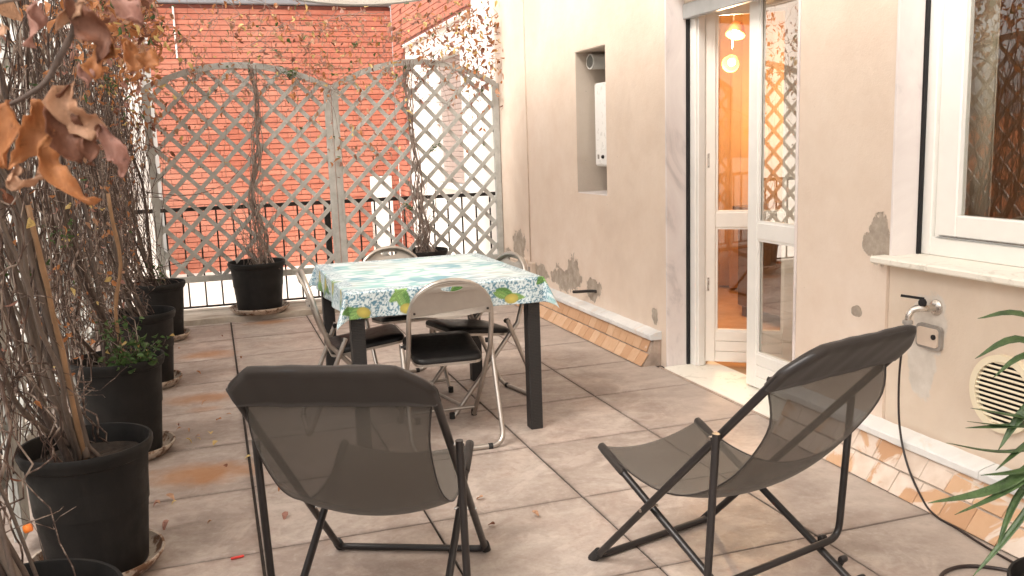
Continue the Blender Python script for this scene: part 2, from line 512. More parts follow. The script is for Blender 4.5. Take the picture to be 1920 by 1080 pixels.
MT['bark'] = (lambda t: (t.col(t.mix(t.val(t.objrand(), 0.2, 1.0, 0, 0.75), t.ramp(t.noise(t.coord('World', (30, 30, 8)), 3, 4, 0.7), [(0.3, (0.030, 0.020, 0.017)), (0.7, (0.11, 0.075, 0.060))]), (0.21, 0.165, 0.135))), t.bump(t.noise(t.coord('World'), 200, 4), 0.5, 0.002), t.set(Roughness=0.85))[-1])(NT('vine_bark'))
MT['twig'] = (lambda t: (t.col(t.ramp(t.noise(t.coord('World', (1, 1, 0.06)), 34, 3, 0.7), [(0.36, (0.028, 0.016, 0.013)), (0.5, (0.10, 0.06, 0.045)), (0.64, (0.36, 0.29, 0.245))])), t.set(Roughness=0.8))[-1])(NT('vine_twig'))
MT['pale_bark'] = simple('weathered_vine_bark', (0.24, 0.185, 0.155), 0.85, var=0.4, scale=25, coord='World')
MT['bamboo'] = simple('bamboo_cane', (0.27, 0.155, 0.080), 0.6, var=0.3, scale=10)

def leaf_mat(name, a, b, trans=0.38, rough=0.6):
    t = NT(name)
    v = t.coord('World')
    n = t.noise(v, 35, 5, 0.6)
    c = t.ramp(n, [(0.3, a), (0.7, b)])
    c = t.mix(t.val(t.noise(v, 75, 5, 0.75), 0.56, 0.66, 0, 0.65), c, tuple(x * 0.35 for x in a))
    c = t.mix(t.val(t.noise(t.coord('World', (1, 1, 0.25)), 260, 2, 0.5), 0.55, 0.7, 0, 0.35), c, tuple(min(1, x * 1.35) for x in b))
    t.col(c)
    t.set(Roughness=rough, Specular_IOR_Level=0.4)
    t.bump(t.noise(v, 120, 4, 0.7), 0.5, 0.003)
    tr = t.new('ShaderNodeBsdfTranslucent'); t.l(c, tr.inputs[0])
    mx = t.new('ShaderNodeMixShader'); mx.inputs[0].default_value = trans
    t.l(t.b.outputs[0], mx.inputs[1]); t.l(tr.outputs[0], mx.inputs[2])
    t.l(mx.outputs[0], t.n['Material Output'].inputs[0])
    return t.m
LEAF = [leaf_mat('dry_leaf_orange', (0.33, 0.125, 0.045), (0.52, 0.235, 0.095)),
        leaf_mat('dry_leaf_brown', (0.12, 0.045, 0.025), (0.26, 0.11, 0.065)),
        leaf_mat('dry_leaf_tan', (0.36, 0.19, 0.11), (0.56, 0.34, 0.22)),
        leaf_mat('dry_leaf_pink', (0.30, 0.14, 0.105), (0.46, 0.26, 0.21)),
        leaf_mat('green_leaf', (0.035, 0.075, 0.022), (0.09, 0.16, 0.045), 0.3, 0.4),
        leaf_mat('yellow_leaf', (0.60, 0.42, 0.14), (0.72, 0.56, 0.26))]
MT['yucca'] = leaf_mat('yucca_blade', (0.028, 0.055, 0.020), (0.075, 0.125, 0.045), 0.08, 0.34)

def brick_mat():
    t = NT('red_roman_brick'); r = t.objrand(); v = t.coord('World')
    n = t.noise(t.coord('World', (1, 1, 4)), 6, 5, 0.65)
    n0 = t.noise(v, 0.8, 3)
    c = t.ramp(t.math('ADD', t.math('MULTIPLY', n, 0.65), t.math('MULTIPLY', r, 0.35)), [(0.25, (0.37, 0.105, 0.062)), (0.55, (0.47, 0.15, 0.090)), (0.8, (0.54, 0.215, 0.145))])
    nb = t.noise(t.coord('World', (2.2, 2.2, 14.5)), 1.0, 1, 0.5)
    c = t.mix(t.val(nb, 0.45, 0.7, 0, 0.4), c, (0.30, 0.075, 0.055))
    c = t.mix(t.val(nb, 0.45, 0.25, 0, 0.4), c, (0.60, 0.27, 0.19))
    c = t.mix(t.val(n0, 0.38, 0.62, 0.08, 0.5), c, (0.55, 0.255, 0.185))
    t.col(c); t.set(Roughness=0.85); t.bump(t.noise(v, 50, 4), 0.3, 0.004)
    return t.m
MT['brick'] = brick_mat()
MT['brick_joint'] = simple('brick_joint', (0.24, 0.085, 0.062), 0.95, var=0.25, scale=5, coord='World')
MT['orange_render'] = simple('orange_render', (0.62, 0.25, 0.13), 0.9, var=0.1, scale=1, coord='World')
MT['slate'] = simple('slate_roof', (0.24, 0.25, 0.27), 0.7, var=0.15)
MT['brown_shutter'] = simple('taupe_roller_shutter', (0.36, 0.29, 0.26), 0.6, var=0.08)
MT['chrome'] = simple('worn_chrome', (0.62, 0.58, 0.54), 0.28, metal=1.0, var=0.12, scale=15)
MT['tube'] = (lambda t: (t.col(t.ramp(t.noise(t.coord('Object'), 9, 5), [(0.3, (0.36, 0.32, 0.285)), (0.7, (0.56, 0.52, 0.48))])), t.set(Roughness=0.32, Metallic=0.85))[-1])(NT('silver_painted_tube'))
MT['panel'] = simple('grey_painted_panel', (0.40, 0.36, 0.32), 0.42, metal=0.35, var=0.10, scale=7, bump=0.06, bscale=90)
MT['vinyl'] = simple('black_vinyl', (0.010, 0.009, 0.009), 0.42, var=0.3, scale=12, bump=0.05, bscale=160, spec=0.35)
MT['rubber'] = simple('black_rubber_foot', (0.015, 0.014, 0.014), 0.7)
MT['deck_tube'] = simple('anthracite_tube', (0.022, 0.019, 0.019), 0.38, metal=0.2, var=0.15, scale=14, spec=0.5)
MT['rattan'] = (lambda t: (t.col(t.ramp(t.noise(t.coord('Object'), 30, 3), [(0.3, (0.014, 0.012, 0.012)), (0.7, (0.032, 0.028, 0.027))])), t.bump(t.new_wave(), 0.8, 0.004), t.set(Roughness=0.5))[-1]) if False else None

def rattan_mat():
    t = NT('dark_rattan_leg'); v = t.coord('Object')
    w1 = t.new('ShaderNodeTexWave', wave_type='BANDS', bands_direction='Z'); w1.inputs['Scale'].default_value = 42; t.l(v, w1.inputs['Vector'])
    ck = t.new('ShaderNodeTexChecker'); ck.inputs['Scale'].default_value = 90; t.l(v, ck.inputs['Vector'])
    t.col(t.mix(w1.outputs['Fac'], (0.012, 0.011, 0.011), (0.022, 0.020, 0.020)))
    t.bump(t.math('ADD', w1.outputs['Fac'], t.math('MULTIPLY', ck.outputs['Fac'], 0.3)), 0.5, 0.002)
    return t.set(Roughness=0.5)
MT['rattan'] = rattan_mat()

def mesh_fabric(name, c, transp):
    t = NT(name); v = t.coord('Object')
    w1 = t.noise(v, 260, 2, 0.5)
    n = t.noise(v, 4, 4)
    cc = t.mix(t.val(w1, 0.35, 0.65, 0, 0.2), c, tuple(x * 1.35 for x in c))
    cc = t.mix(t.val(n, 0.3, 0.7, 0, 0.25), cc, tuple(x * 0.75 for x in c))
    t.col(cc); t.set(Roughness=0.72, Specular_IOR_Level=0.3, Sheen_Weight=0.15); t.bump(w1, 0.4, 0.001)
    tr = t.new('ShaderNodeBsdfTransparent')
    tl = t.new('ShaderNodeBsdfTranslucent'); t.l(cc, tl.inputs[0])
    m0 = t.new('ShaderNodeMixShader'); m0.inputs[0].default_value = 0.18
    t.l(t.b.outputs[0], m0.inputs[1]); t.l(tl.outputs[0], m0.inputs[2])
    mx = t.new('ShaderNodeMixShader'); mx.inputs[0].default_value = transp
    t.l(m0.outputs[0], mx.inputs[1]); t.l(tr.outputs[0], mx.inputs[2])
    t.l(mx.outputs[0], t.n['Material Output'].inputs[0])
    return t.m
MT['sling'] = mesh_fabric('textilene_sling', (0.090, 0.077, 0.064), 0.34)
MT['sleeve'] = mesh_fabric('textilene_sleeve', (0.040, 0.032, 0.028), 0.12)
MT['awning'] = leaf_mat('awning_canvas', (0.86, 0.82, 0.76), (0.89, 0.86, 0.81), 0.75, 0.9)

def glass_mat(name, tint=(1, 1, 1), ior=1.5, refl_boost=0.0):
    t = NT(name)
    g = t.new('ShaderNodeBsdfGlossy'); g.inputs['Roughness'].default_value = 0.0
    g.inputs[0].default_value = (1, 1, 1, 1)
    tr = t.new('ShaderNodeBsdfTransparent'); tr.inputs[0].default_value = tint + (1,)
    fr = t.new('ShaderNodeFresnel'); fr.inputs[0].default_value = ior
    bf = t.new('ShaderNodeNewGeometry').outputs['Backfacing']
    f = t.math('MULTIPLY', t.math('MINIMUM', t.math('ADD', t.math('MULTIPLY', fr.outputs[0], 1.9), refl_boost), 1.0), t.math('SUBTRACT', 1.0, bf))
    mx = t.new('ShaderNodeMixShader'); t.l(f, mx.inputs[0]); t.l(tr.outputs[0], mx.inputs[1]); t.l(g.outputs[0], mx.inputs[2])
    t.l(mx.outputs[0], t.n['Material Output'].inputs[0])
    return t.m
MT['glass'] = glass_mat('window_glass', (0.92, 0.93, 0.90), 1.5, 0.26)
MT['glass_win'] = glass_mat('casement_glass', (0.90, 0.92, 0.90), 1.5, 0.12)
MT['glass_inner'] = glass_mat('inner_leaf_glass', (0.95, 0.94, 0.92), 1.5, 0.0)

def emit(name, c, s):
    m = bpy.data.materials.new(name); m.use_nodes = True
    b = m.node_tree.nodes['Principled BSDF']
    b.inputs['Base Color'].default_value = c + (1,)
    b.inputs['Emission Color'].default_value = c + (1,)
    b.inputs['Emission Strength'].default_value = s
    return m
MT['bulb'] = emit('lit_bulb', (1.0, 0.74, 0.45), 8.0)
MT['room_wall'] = simple('room_wall_ochre', (0.74, 0.58, 0.42), 0.8, var=0.06, scale=1.5)
MT['room_wall_pale'] = simple('room_wall_beige', (0.70, 0.58, 0.47), 0.8, var=0.05, scale=1.5)
MT['room_floor'] = simple('room_floor_wood', (0.42, 0.24, 0.12), 0.35, var=0.15, scale=4)
MT['curtain'] = simple('amber_curtain', (0.70, 0.45, 0.22), 0.85, var=0.12, scale=3)
MT['dark_wood'] = simple('dark_furniture', (0.10, 0.055, 0.03), 0.4, var=0.2)
MT['boiler'] = simple('boiler_enamel', (0.88, 0.87, 0.85), 0.3, var=0.02)
MT['duct'] = simple('flue_plastic', (0.55, 0.55, 0.52), 0.45, var=0.1)
MT['grey_plastic'] = simple('grey_plastic_box', (0.30, 0.275, 0.25), 0.5, var=0.12, bump=0.1)
MT['cream_plastic'] = simple('cream_plastic', (0.80, 0.71, 0.53), 0.4, var=0.05)
MT['beige_box'] = simple('beige_painted_box', (0.66, 0.54, 0.44), 0.7, var=0.1)
MT['hose'] = simple('dark_hose', (0.022, 0.013, 0.012), 0.35, var=0.2)
MT['red_plastic'] = simple('red_plastic', (0.65, 0.04, 0.03), 0.35, var=0.05)
MT['orange_clip'] = simple('orange_clip', (0.85, 0.22, 0.03), 0.4, var=0.05)
MT['grass_green'] = leaf_mat('hedge_leaf', (0.05, 0.11, 0.03), (0.13, 0.22, 0.06))

# ------------------------------------------------------------------ ground and terrace floor
tag(MB().box(-60, 60, -40, 80, -0.6, -0.2).build('ground', MT['ground']), kind='structure')

flo = tag(MB().box(-0.95, 2.80, -1.6, 7.50, -0.25, -0.006).build('floor', MT['grout']), kind='structure')
tile_cache = {}
XS = [-0.93, -0.536, 0.064, 0.664, 1.264, 1.864, 2.46]
G = 0.0042
for k in range(6):
    x0, x1 = XS[k] + G, XS[k + 1] - G
    sh = -0.012 if k <= 1 else 0.0
    if k == 1: x1 -= 0.003
    rows = []
    y = 2.421 - 0.624 * 6 + sh
    while y < 7.49:
        rows.append((max(y, -1.58), min(y + 0.624, 7.485))); y += 0.624
    for (a, b) in rows:
        a += G * 0.95; b -= G * 0.95
        key = (k, round(b - a, 3))
        if key not in tile_cache:
            wx, wy = (x1 - x0) / 2, (b - a) / 2
            m = MB(); m.box(-wx, wx, -wy, wy, -0.012, 0.0, 0.0018)
            tile_cache[key] = m.mesh('floor_tile', MT['tile'])
        link('floor_tile', tile_cache[key], flo, loc=((x0 + x1) / 2, (a + b) / 2, rnd.uniform(-0.0012, 0.0006)),
             rot=(rnd.uniform(-.0012, .0012), rnd.uniform(-.0012, .0012), 0))

# kerb under the railing (irregular worn top)
def rough_slab(name, x0, x1, y0, y1, z0, z1, mat, parent=None, nx=40, ny=6, amp=0.004):
    xs = np.linspace(x0, x1, nx); ys = np.linspace(y0, y1, ny)
    m = MB(); vs = []; 
    for i, x in enumerate(xs):
        for j, y in enumerate(ys):
            e = (0 if 0 < j < ny - 1 else 1)
            vs.append((x, y + (rnd.uniform(-amp, amp) if e else 0), z1 + rnd.uniform(-amp, amp) * 0.7 - e * 0.004))
    fs = [(i * ny + j, (i + 1) * ny + j, (i + 1) * ny + j + 1, i * ny + j + 1) for i in range(nx - 1) for j in range(ny - 1)]
    n = len(vs)
    for i, x in enumerate(xs):
        vs.append((x, y0, z0)); vs.append((x, y1, z0))
    for i in range(nx - 1):
        fs.append((i * ny, n + 2 * i, n + 2 * i + 2, (i + 1) * ny))
        fs.append((i * ny + ny - 1, (i + 1) * ny + ny - 1, n + 2 * i + 3, n + 2 * i + 1))
    m.add(vs, fs)
    return m.build(name, mat, parent, smooth=False)
kerb = tag(rough_slab('kerb', -0.95, 2.49, 7.503, 8.05, -0.25, 0.042, MT['kerb']), kind='structure')
kerb2 = tag(MB().box(-1.10, -0.953, -1.6, 8.05, -0.25, 0.03, 0.006).build('kerb', MT['kerb']), kind='structure')

# ------------------------------------------------------------------ house wall with door, window and niche openings
yz = lambda a, b, t: (t, a, b)
wall = tag(empty('house_wall'), 'cream plastered house wall with peeling patches beside the terrace', 'wall')
outer = [(-1.6, -0.2), (3.43, -0.2), (3.43, 2.20), (4.665, 2.20), (4.665, -0.2), (7.86, -0.2), (7.86, 3.6), (-1.6, 3.6)]
win_hole = [(1.30, 0.20), (2.855, 0.20), (2.855, 0.838), (2.84, 0.838), (2.84, 2.30), (1.30, 2.30)]
niche = [(5.49, 0.985), (6.00, 0.985), (6.00, 1.970), (5.49, 1.970)]
MB().prism([outer, win_hole, niche], yz, 2.5, 2.78).build('plaster', MT['plaster'], wall)
MB().box(2.513, 2.779, 1.302, 2.853, 0.201, 0.846).build('recessed_panel', MT['plaster_low'], wall)
# niche lining (open box running deeper than the wall)
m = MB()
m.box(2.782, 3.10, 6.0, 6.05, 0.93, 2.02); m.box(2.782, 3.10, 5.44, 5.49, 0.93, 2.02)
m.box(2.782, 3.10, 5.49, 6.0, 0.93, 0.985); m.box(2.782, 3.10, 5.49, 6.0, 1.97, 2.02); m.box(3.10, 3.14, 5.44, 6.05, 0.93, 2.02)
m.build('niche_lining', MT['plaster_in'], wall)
MB().box(2.503, 3.095, 5.493, 5.997, 0.9855, 0.994, 0.002).build('niche_sill', MT['marble'], wall)
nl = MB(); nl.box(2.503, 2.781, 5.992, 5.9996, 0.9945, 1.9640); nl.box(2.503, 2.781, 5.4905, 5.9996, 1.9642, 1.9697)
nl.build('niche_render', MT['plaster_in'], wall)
# thin crack/edge bead lines beside openings are marble reveals
rev = empty('door_surround', (2.5, 4.1, 0), label='pale marble surround lining the terrace door opening', cat='door surround')
def rel(o, root):
    o.parent = root; o.matrix_parent_inverse = Matrix.Translation(-Vector(root.location)); return o
def part(mb, name, mat, root, **k):
    return rel(mb.build(name, mat, None, **k), root)
part(MB().box(2.492, 2.622, 4.652, 4.6645, 0.0, 2.1985, 0.002), 'jamb_slab', MT['marble'], rev)
part(MB().box(2.492, 2.622, 3.4315, 3.444, 0.0, 2.1985, 0.002), 'jamb_slab', MT['marble'], rev)
part(MB().box(2.47, 2.80, 3.45, 4.650, -0.19, 0.012, 0.004), 'threshold', MT['threshold'], rev)
part(MB().box(2.455, 2.469, 3.40, 4.69, -0.004, 0.004), 'threshold_joint', MT['mortar'], rev)
part(MB().box(2.6225, 2.640, 4.640, 4.6645, 0.012, 2.1985), 'shutter_guide', MT['black_gap'], rev)
part(MB().box(2.6225, 2.640, 3.4315, 3.4515, 0.012, 2.1985), 'shutter_guide', MT['black_gap'], rev)

# roller shutter
sh = empty('roller_shutter', (2.62, 4.05, 2.05), label='raised roller shutter with grey bottom bar above the terrace door', cat='shutter')
part(MB().box(2.598, 2.634, 3.455, 4.648, 2.012, 2.095, 0.004), 'bottom_bar', MT['shutter_bar'], sh)
for k in range(2):
    z = 2.097 + k * 0.05
    part(MB().box(2.606, 2.626, 3.455, 4.648, z, z + 0.046, 0.006), 'slat', MT['shutter'], sh)

# ------------------------------------------------------------------ french door
door = empty('french_door', (2.68, 4.05, 0), label='white glazed double door, one leaf folded inward, left of the window', cat='door')
m = MB(); m.box(2.642, 2.715, 4.585, 4.650, 0.013, 2.19, 0.004); m.box(2.655, 2.70, 4.572, 4.5845, 0.013, 2.16, 0.004)
m.box(2.642, 2.715, 3.4525, 3.555, 0.013, 2.19, 0.004); m.box(2.642, 2.715, 3.5555, 4.5845, 2.165, 2.19, 0.004)
part(m, 'frame', MT['white_paint'], door)
def door_leaf(W, H, gl, paint, opened=None):
    """leaf in local x (0..W), y thickness, z up; returns list of (name, MB, mat)"""
    T = 0.022; out = []
    st = 0.060 if opened else 0.085
    m = MB()
    m.box(0, st, -T, T, 0, H, 0.004); m.box(W - st, W, -T, T, 0, H, 0.004)
    out.append(('stile', m, paint))
    zr = [(0, 0.185), (0.80, 0.885), (H - 0.10, H)]
    m = MB()
    for k, (a, b) in enumerate(zr):
        if k == 0:
            m.box(st, W - st, -T + .003, T - .003, 0, 0.062, 0.003); m.box(st, W - st, -T + .003, T - .003, 0.064, 0.124, 0.003); m.box(st, W - st, -T + .003, T - .003, 0.126, 0.185, 0.003)
        else: m.box(st, W - st, -T + .002, T - .002, a, b, 0.003)
    out.append(('rail', m, paint))
    # glazing beads
    m = MB()
    for (a, b) in ((0.185, 0.80), (0.885, H - 0.10)):
        for s_ in (-1, 1):
            yy0, yy1 = (s_ * 0.014, s_ * 0.005) if s_ < 0 else (0.005, 0.014)
            m.box(st, st + .012, yy0, yy1, a, b); m.box(W - st - .012, W - st, yy0, yy1, a, b)
            m.box(st + .012, W - st - .012, yy0, yy1, a, a + .012); m.box(st + .012, W - st - .012, yy0, yy1, b - .012, b)
    out.append(('glazing_bead', m, paint))
    for (a, b) in ((0.186, 0.799), (0.886, H - 0.101)):
        out.append(('pane', MB().box(st + .001, W - st - .001, -0.002, 0.002, a, b), gl))
    return out
def place_leaf(name, hinge, direction, parts_, root):
    d = Vector((direction[0], direction[1], 0)).normalized()
    ang = math.atan2(d.y, d.x)
    lf = None
    for nm, mb, mat in parts_:
        if lf is None:
            lf = mb.build(name, mat); lf.parent = root; lf.matrix_parent_inverse = Matrix.Translation(-Vector(root.location))
            lf.location = hinge; lf.rotation_euler = (0, 0, ang)
        else:
            o = mb.build(nm, mat, lf)
    return lf
place_leaf('door_leaf', (2.718, 4.600, 0.035), (0.80, -0.60), door_leaf(0.50, 2.10, MT['glass_inner'], MT['leaf_paint'], True), door)
place_leaf('door_leaf', (2.70, 3.560, 0.020), (0.0, 1.0), door_leaf(0.545, 2.13, MT['glass'], MT['white_paint']), door)
m = MB(); m.tube([(2.722, 4.572, 0.46), (2.722, 4.572, 0.54)], 0.007, 8)
part(m, 'hinge', MT['chrome'], door)
m = MB(); m.tube([(2.722, 4.572, 1.18), (2.722, 4.572, 1.26)], 0.007, 8)
part(m, 'hinge', MT['chrome'], door)

# ------------------------------------------------------------------ window
win = empty('window', (2.63, 2.05, 0.9), label='white framed window with marble sill right of the garden tap', cat='window')
part(MB().box(2.494, 2.614, 2.826, 2.8395, 0.868, 2.2985, 0.002), 'jamb_slab', MT['marble'], win)
part(MB().box(2.6145, 2.630, 2.818, 2.8395, 0.868, 2.2985), 'shutter_guide', MT['black_gap'], win)
s_ = MB(); s_.box(2.430, 2.80, 1.25, 2.875, 0.8465, 0.874, 0.006)
part(s_, 'sill', MT['threshold'], win)
m = MB(); m.box(2.632, 2.70, 2.775, 2.8255, 0.8745, 2.29, 0.004); m.box(2.650, 2.70, 2.748, 2.7745, 0.90, 2.26, 0.004)
m.box(2.632, 2.70, 1.30, 2.7745, 0.8745, 0.945, 0.004); m.box(2.632, 2.70, 1.30, 2.7745, 2.262, 2.29, 0.004); m.box(2.632, 2.70, 1.305, 1.37, 0.9455, 2.26, 0.004)
part(m, 'frame', MT['white_paint'], win)
def sash(y0, y1, root):
    m = MB()
    m.box(2.636, 2.682, y1 - 0.088, y1, 0.952, 2.255, 0.005); m.box(2.636, 2.682, y0, y0 + 0.088, 0.952, 2.255, 0.005)
    m.box(2.637, 2.681, y0 + .088, y1 - .088, 0.952, 1.034, 0.005); m.box(2.637, 2.681, y0 + .088, y1 - .088, 2.17, 2.255, 0.005)
    f = part(m, 'sash', MT['white_paint'], root)
    g = MB().box(2.660, 2.664, y0 + 0.0885, y1 - 0.0885, 1.0345, 2.1695).build('pane', MT['glass_win'])
    g.parent = f
sash(2.06, 2.745, win)
sash(1.375, 2.057, win)
part(MB().box(2.628, 2.636, 1.40, 2.74, 0.9455, 0.9505), 'drip_strip', MT['shutter_bar'], win)

# ------------------------------------------------------------------ interior room
room = tag(empty('room'), kind='structure')
m = MB(); m.box(6.4, 6.5, -0.5, 7.2, 0, 2.9); m.box(2.79, 6.4, 7.1, 7.2, 0, 2.9); m.box(2.79, 6.4, -0.5, -0.4, 0, 2.9)
m.build('room_wall', MT['room_wall'], room)
MB().box(2.785, 6.4, -0.4, 7.1, -0.2, 0.008).build('room_floor', MT['room_floor'], room)
MB().box(2.785, 6.4, -0.4, 7.1, 2.72, 2.8).build('room_ceiling', MT['room_wall_pale'], room)
# partition between the door bay and the window bay, pale
MB().box(5.0, 6.4, 3.30, 3.40, 0.009, 2.719).build('partition', MT['room_wall_pale'], room)
# curtain: pleated sheet standing across the back
def curtain(y0, y1, x, z0, z1, n=120, amp=0.035):
    vs = []; fs = []
    for i in range(n + 1):
        t = i / n; y = y0 + (y1 - y0) * t
        dx = amp * math.sin(t * (y1 - y0) * 38 + math.sin(t * 9) * 1.3)
        for z in (z0, (z0 + z1) / 2, z1):
            vs.append((x + dx * (1.0 if z < z1 else 0.6), y, z))
    for i in range(n):
        for j in range(2):
            fs.append((i * 3 + j, (i + 1) * 3 + j, (i + 1) * 3 + j + 1, i * 3 + j + 1))
    o = MB().add(vs, fs).build('curtain', MT['curtain'], smooth=True)
    sm = o.modifiers.new('s', 'SOLIDIFY'); sm.thickness = 0.004
    return o
tag(curtain(4.9, 7.05, 4.3, 0.03, 2.6), 'amber pleated curtain hanging inside behind the open door', 'curtain')
tag(curtain(2.715, 3.02, 2.86, 0.75, 2.4, 30, 0.012), 'pale curtain edge hanging inside the window', 'curtain').data.materials[0] = MT['room_wall_pale']
tag(curtain(3.45, 4.6, 5.9, 0.03, 2.6), 'amber pleated curtain at the far side of the room behind the door', 'curtain')
# sideboard seen dark through the lower panes
sb = empty('cabinet', (3.9, 4.9, 0.01), label='dark wooden cabinet inside the room behind the door', cat='cabinet')
MB().box(-0.2, 0.2, -0.5, 0.9, 0.08, 0.80, 0.01).build('carcass', MT['dark_wood'], sb)
MB().box(-0.23, 0.23, -0.53, 0.93, 0.801, 0.83, 0.005).build('top', MT['dark_wood'], sb)
for yy in (-0.45, 0.85):
    MB().box(-0.17, 0.17, yy - .03, yy + .03, 0.0, 0.079).build('leg', MT['dark_wood'], sb)
# two-headed lamp
lamp = empty('ceiling_lamp', (3.5, 5.55, 2.3), label='hanging lamp with two lit copper shades inside the doorway', cat='lamp')
def lm_(m, n, mat, par=None):
    return rel(m.build(n, mat, None, smooth=True, angle=40), lamp)
m = MB(); m.tube([(3.5, 5.55, 2.715), (3.5, 5.55, 2.20)], 0.006, 6); m.tube([(3.5, 5.55, 2.20), (3.5, 5.57, 1.95)], 0.006, 6)
lm_(m, 'stem', MT['chrome'])
for (p, d, s_) in (((3.5, 5.52, 2.075), (-0.35, -0.25, -0.9), 1.0), ((3.5, 5.575, 1.86), (-0.75, -0.75, -0.4), 0.9)):
    Mx = rot_to(-Vector(d).normalized())
    prof = [(0.066 * s_, -0.045), (0.058 * s_, 0.005), (0.040 * s_, 0.040), (0.016 * s_, 0.058), (0.004, 0.060)]
    lm_(MB().lathe(prof, 24, p, cap0=False, cap1=True, M=Mx), 'lamp_shade', simple('copper_shade', (0.65, 0.30, 0.12), 0.3, metal=0.8))
    bp = [(0.003, -0.030), (0.020, -0.024), (0.027, -0.006), (0.020, 0.014), (0.008, 0.024)]
    lm_(MB().lathe(bp, 16, p, cap0=True, cap1=True, M=Mx), 'bulb', MT['bulb'])
for k, (p, e_) in enumerate((((3.42, 5.46, 2.02), 30), ((3.42, 5.50, 1.80), 26), ((5.2, 5.0, 2.5), 60))):
    if k == 2: continue
    ld = bpy.data.lights.new('lamp_light', 'POINT'); ld.energy = e_; ld.color = (1.0, 0.68, 0.40); ld.shadow_soft_size = 0.06
    lo = bpy.data.objects.new('lamp_light', ld); COL.objects.link(lo); lo.location = p
    rel(lo, lamp)

# ------------------------------------------------------------------ niche contents
bo = empty('boiler', (2.8, 5.72, 1.17), label='white wall boiler inside the narrow niche', cat='boiler')
part(MB().box(2.618, 3.05, 5.52, 5.945, 1.172, 1.750, 0.012), 'casing', MT['boiler'], bo, smooth=False)
part(MB().box(2.613, 2.6175, 5.53, 5.90, 1.19, 1.30, 0.001), 'control_panel', MT['grey_plastic'] if False else MT['boiler'], bo)
part(MB().box(2.6095, 2.6128, 5.86, 5.885, 1.225, 1.255, 0.001), 'switch', MT['grey_plastic'], bo)
part(MB().lathe([(0.012, 0), (0.012, 0.012), (0.006, 0.016)], 12, (2.613, 5.79, 1.24), cap1=True, M=rot_to((-1, 0, 0))), 'knob', MT['black_gap'], bo)
m = MB(); m.lathe([(0.044, 0.0), (0.054, 0.0), (0.054, 0.40), (0.048, 0.40), (0.044, 0.02)], 24, (2.575, 5.91, 1.898), cap0=False, M=rot_to((1, 0.1, 0.02)))
part(m, 'flue', MT['duct'], bo, smooth=True, angle=40)

# ------------------------------------------------------------------ tiled plinth with marble capping
def plinth(name, y0, y1, xf0, xf1, mat, label, joints, z_extra=0.0):
    root = empty(name, (2.42, (y0 + y1) / 2, 0), label=label, cat='plinth')
    xf = lambda y: xf0 + (xf1 - xf0) * (y - y0) / (y1 - y0)
    # core (mortar bed) profile in x,z
    prof = lambda y: [(2.498, -0.01), (xf(y) + 0.010, -0.01), (xf(y) + 0.010, 0.0), (xf(y) + 0.060, 0.076), (2.452, 0.158), (2.498, 0.158)]
    P0, P1 = prof(y0), prof(y1)
    n = len(P0)
    vs = [(x, y0, z) for x, z in P0] + [(x, y1, z) for x, z in P1]
    fs = [tuple(range(n)), tuple(range(2 * n - 1, n - 1, -1))] + [(i, (i + 1) % n, n + (i + 1) % n, n + i) for i in range(n)]
    part(MB().add(vs, fs), 'mortar_bed', MT['mortar'] if mat is MT['terra'] else MT['mortar_pale'], root)
    # tiles in two rows
    L = 0.098 if mat is MT['terra'] else 0.125; k = 0
    y = y0 + 0.002
    while y < y1 - 0.02:
        b = min(y + L - 0.004, y1 - 0.002); ym = (y + b) / 2; x_ = xf(ym)
        for row in range(2):
            o = 0.03 * row
            ya, yb = max(y0 + .001, y + o), min(b + o, y1 - .001)
            if yb - ya < 0.015: continue
            if row == 0: A, B = Vector((x_ + 0.002, 0, 0.002)), Vector((x_ + 0.054, 0, 0.075))
            else: A, B = Vector((x_ + 0.056, 0, 0.079)), Vector((2.449, 0, 0.157))
            d = (B - A).normalized(); nrm = Vector((-d.z, 0, d.x))
            c = (A + B) / 2; h = (B - A).length / 2 - 0.0015; wy = (yb - ya) / 2
            key = (row, round(h, 3), round(wy, 3))
            mb = MB().box(-h, h, -wy, wy, -0.004, 0.004, 0.0015)
            if key not in plinth_cache: plinth_cache[key] = {}
            if mat.name not in plinth_cache[key]: plinth_cache[key][mat.name] = mb.mesh('plinth_tile', mat)
            me = plinth_cache[key][mat.name]
            o_ = link('plinth_tile', me, None)
            Mx = Matrix((d, Vector((0, 1, 0)), nrm)).transposed().to_4x4()
            c2 = c + nrm * (0.002 + rnd.uniform(-.001, .0012))
            Mx.translation = Vector((c2.x, (ya + yb) / 2, c2.z)) - Vector(root.location)
            o_.matrix_basis = Mx @ Matrix.Rotation(rnd.uniform(-.015, .015), 4, 'Z')
            o_.parent = root
        y += L
    ys = [y0 - 0.01] + joints + [y1]
    for a, b in zip(ys[:-1], ys[1:]):
        n_ = 24; vs = []; fs = []
        pr_ = [(2.499, 0.159), (2.424, 0.159), (2.420, 0.164), (2.420, 0.186), (2.425, 0.192), (2.45, 0.199), (2.499, 0.208)]
        for i in range(n_ + 1):
            yy = a + 0.002 + (b - a - 0.004) * i / n_
            for (px_, pz_) in pr_:
                vs.append((px_ + rnd.uniform(-.0012, .0012), yy, pz_ + rnd.uniform(-.0012, .0012)))
        q = len(pr_)
        for i in range(n_):
            for j in range(q):
                fs.append((i * q + j, (i + 1) * q + j, (i + 1) * q + (j + 1) % q, i * q + (j + 1) % q))
        fs.append(tuple(range(q))); fs.append(tuple(n_ * q + j for j in range(q - 1, -1, -1)))
        part(MB().add(vs, fs), 'cap_stone', MT['marble_cap'], root)
    return root
plinth_cache = {}
plinth('tiled_plinth', 4.74, 7.49, 2.362, 2.352, MT['terra'], 'low orange terracotta tiled plinth under the wall behind the dining table', [5.50, 6.6])
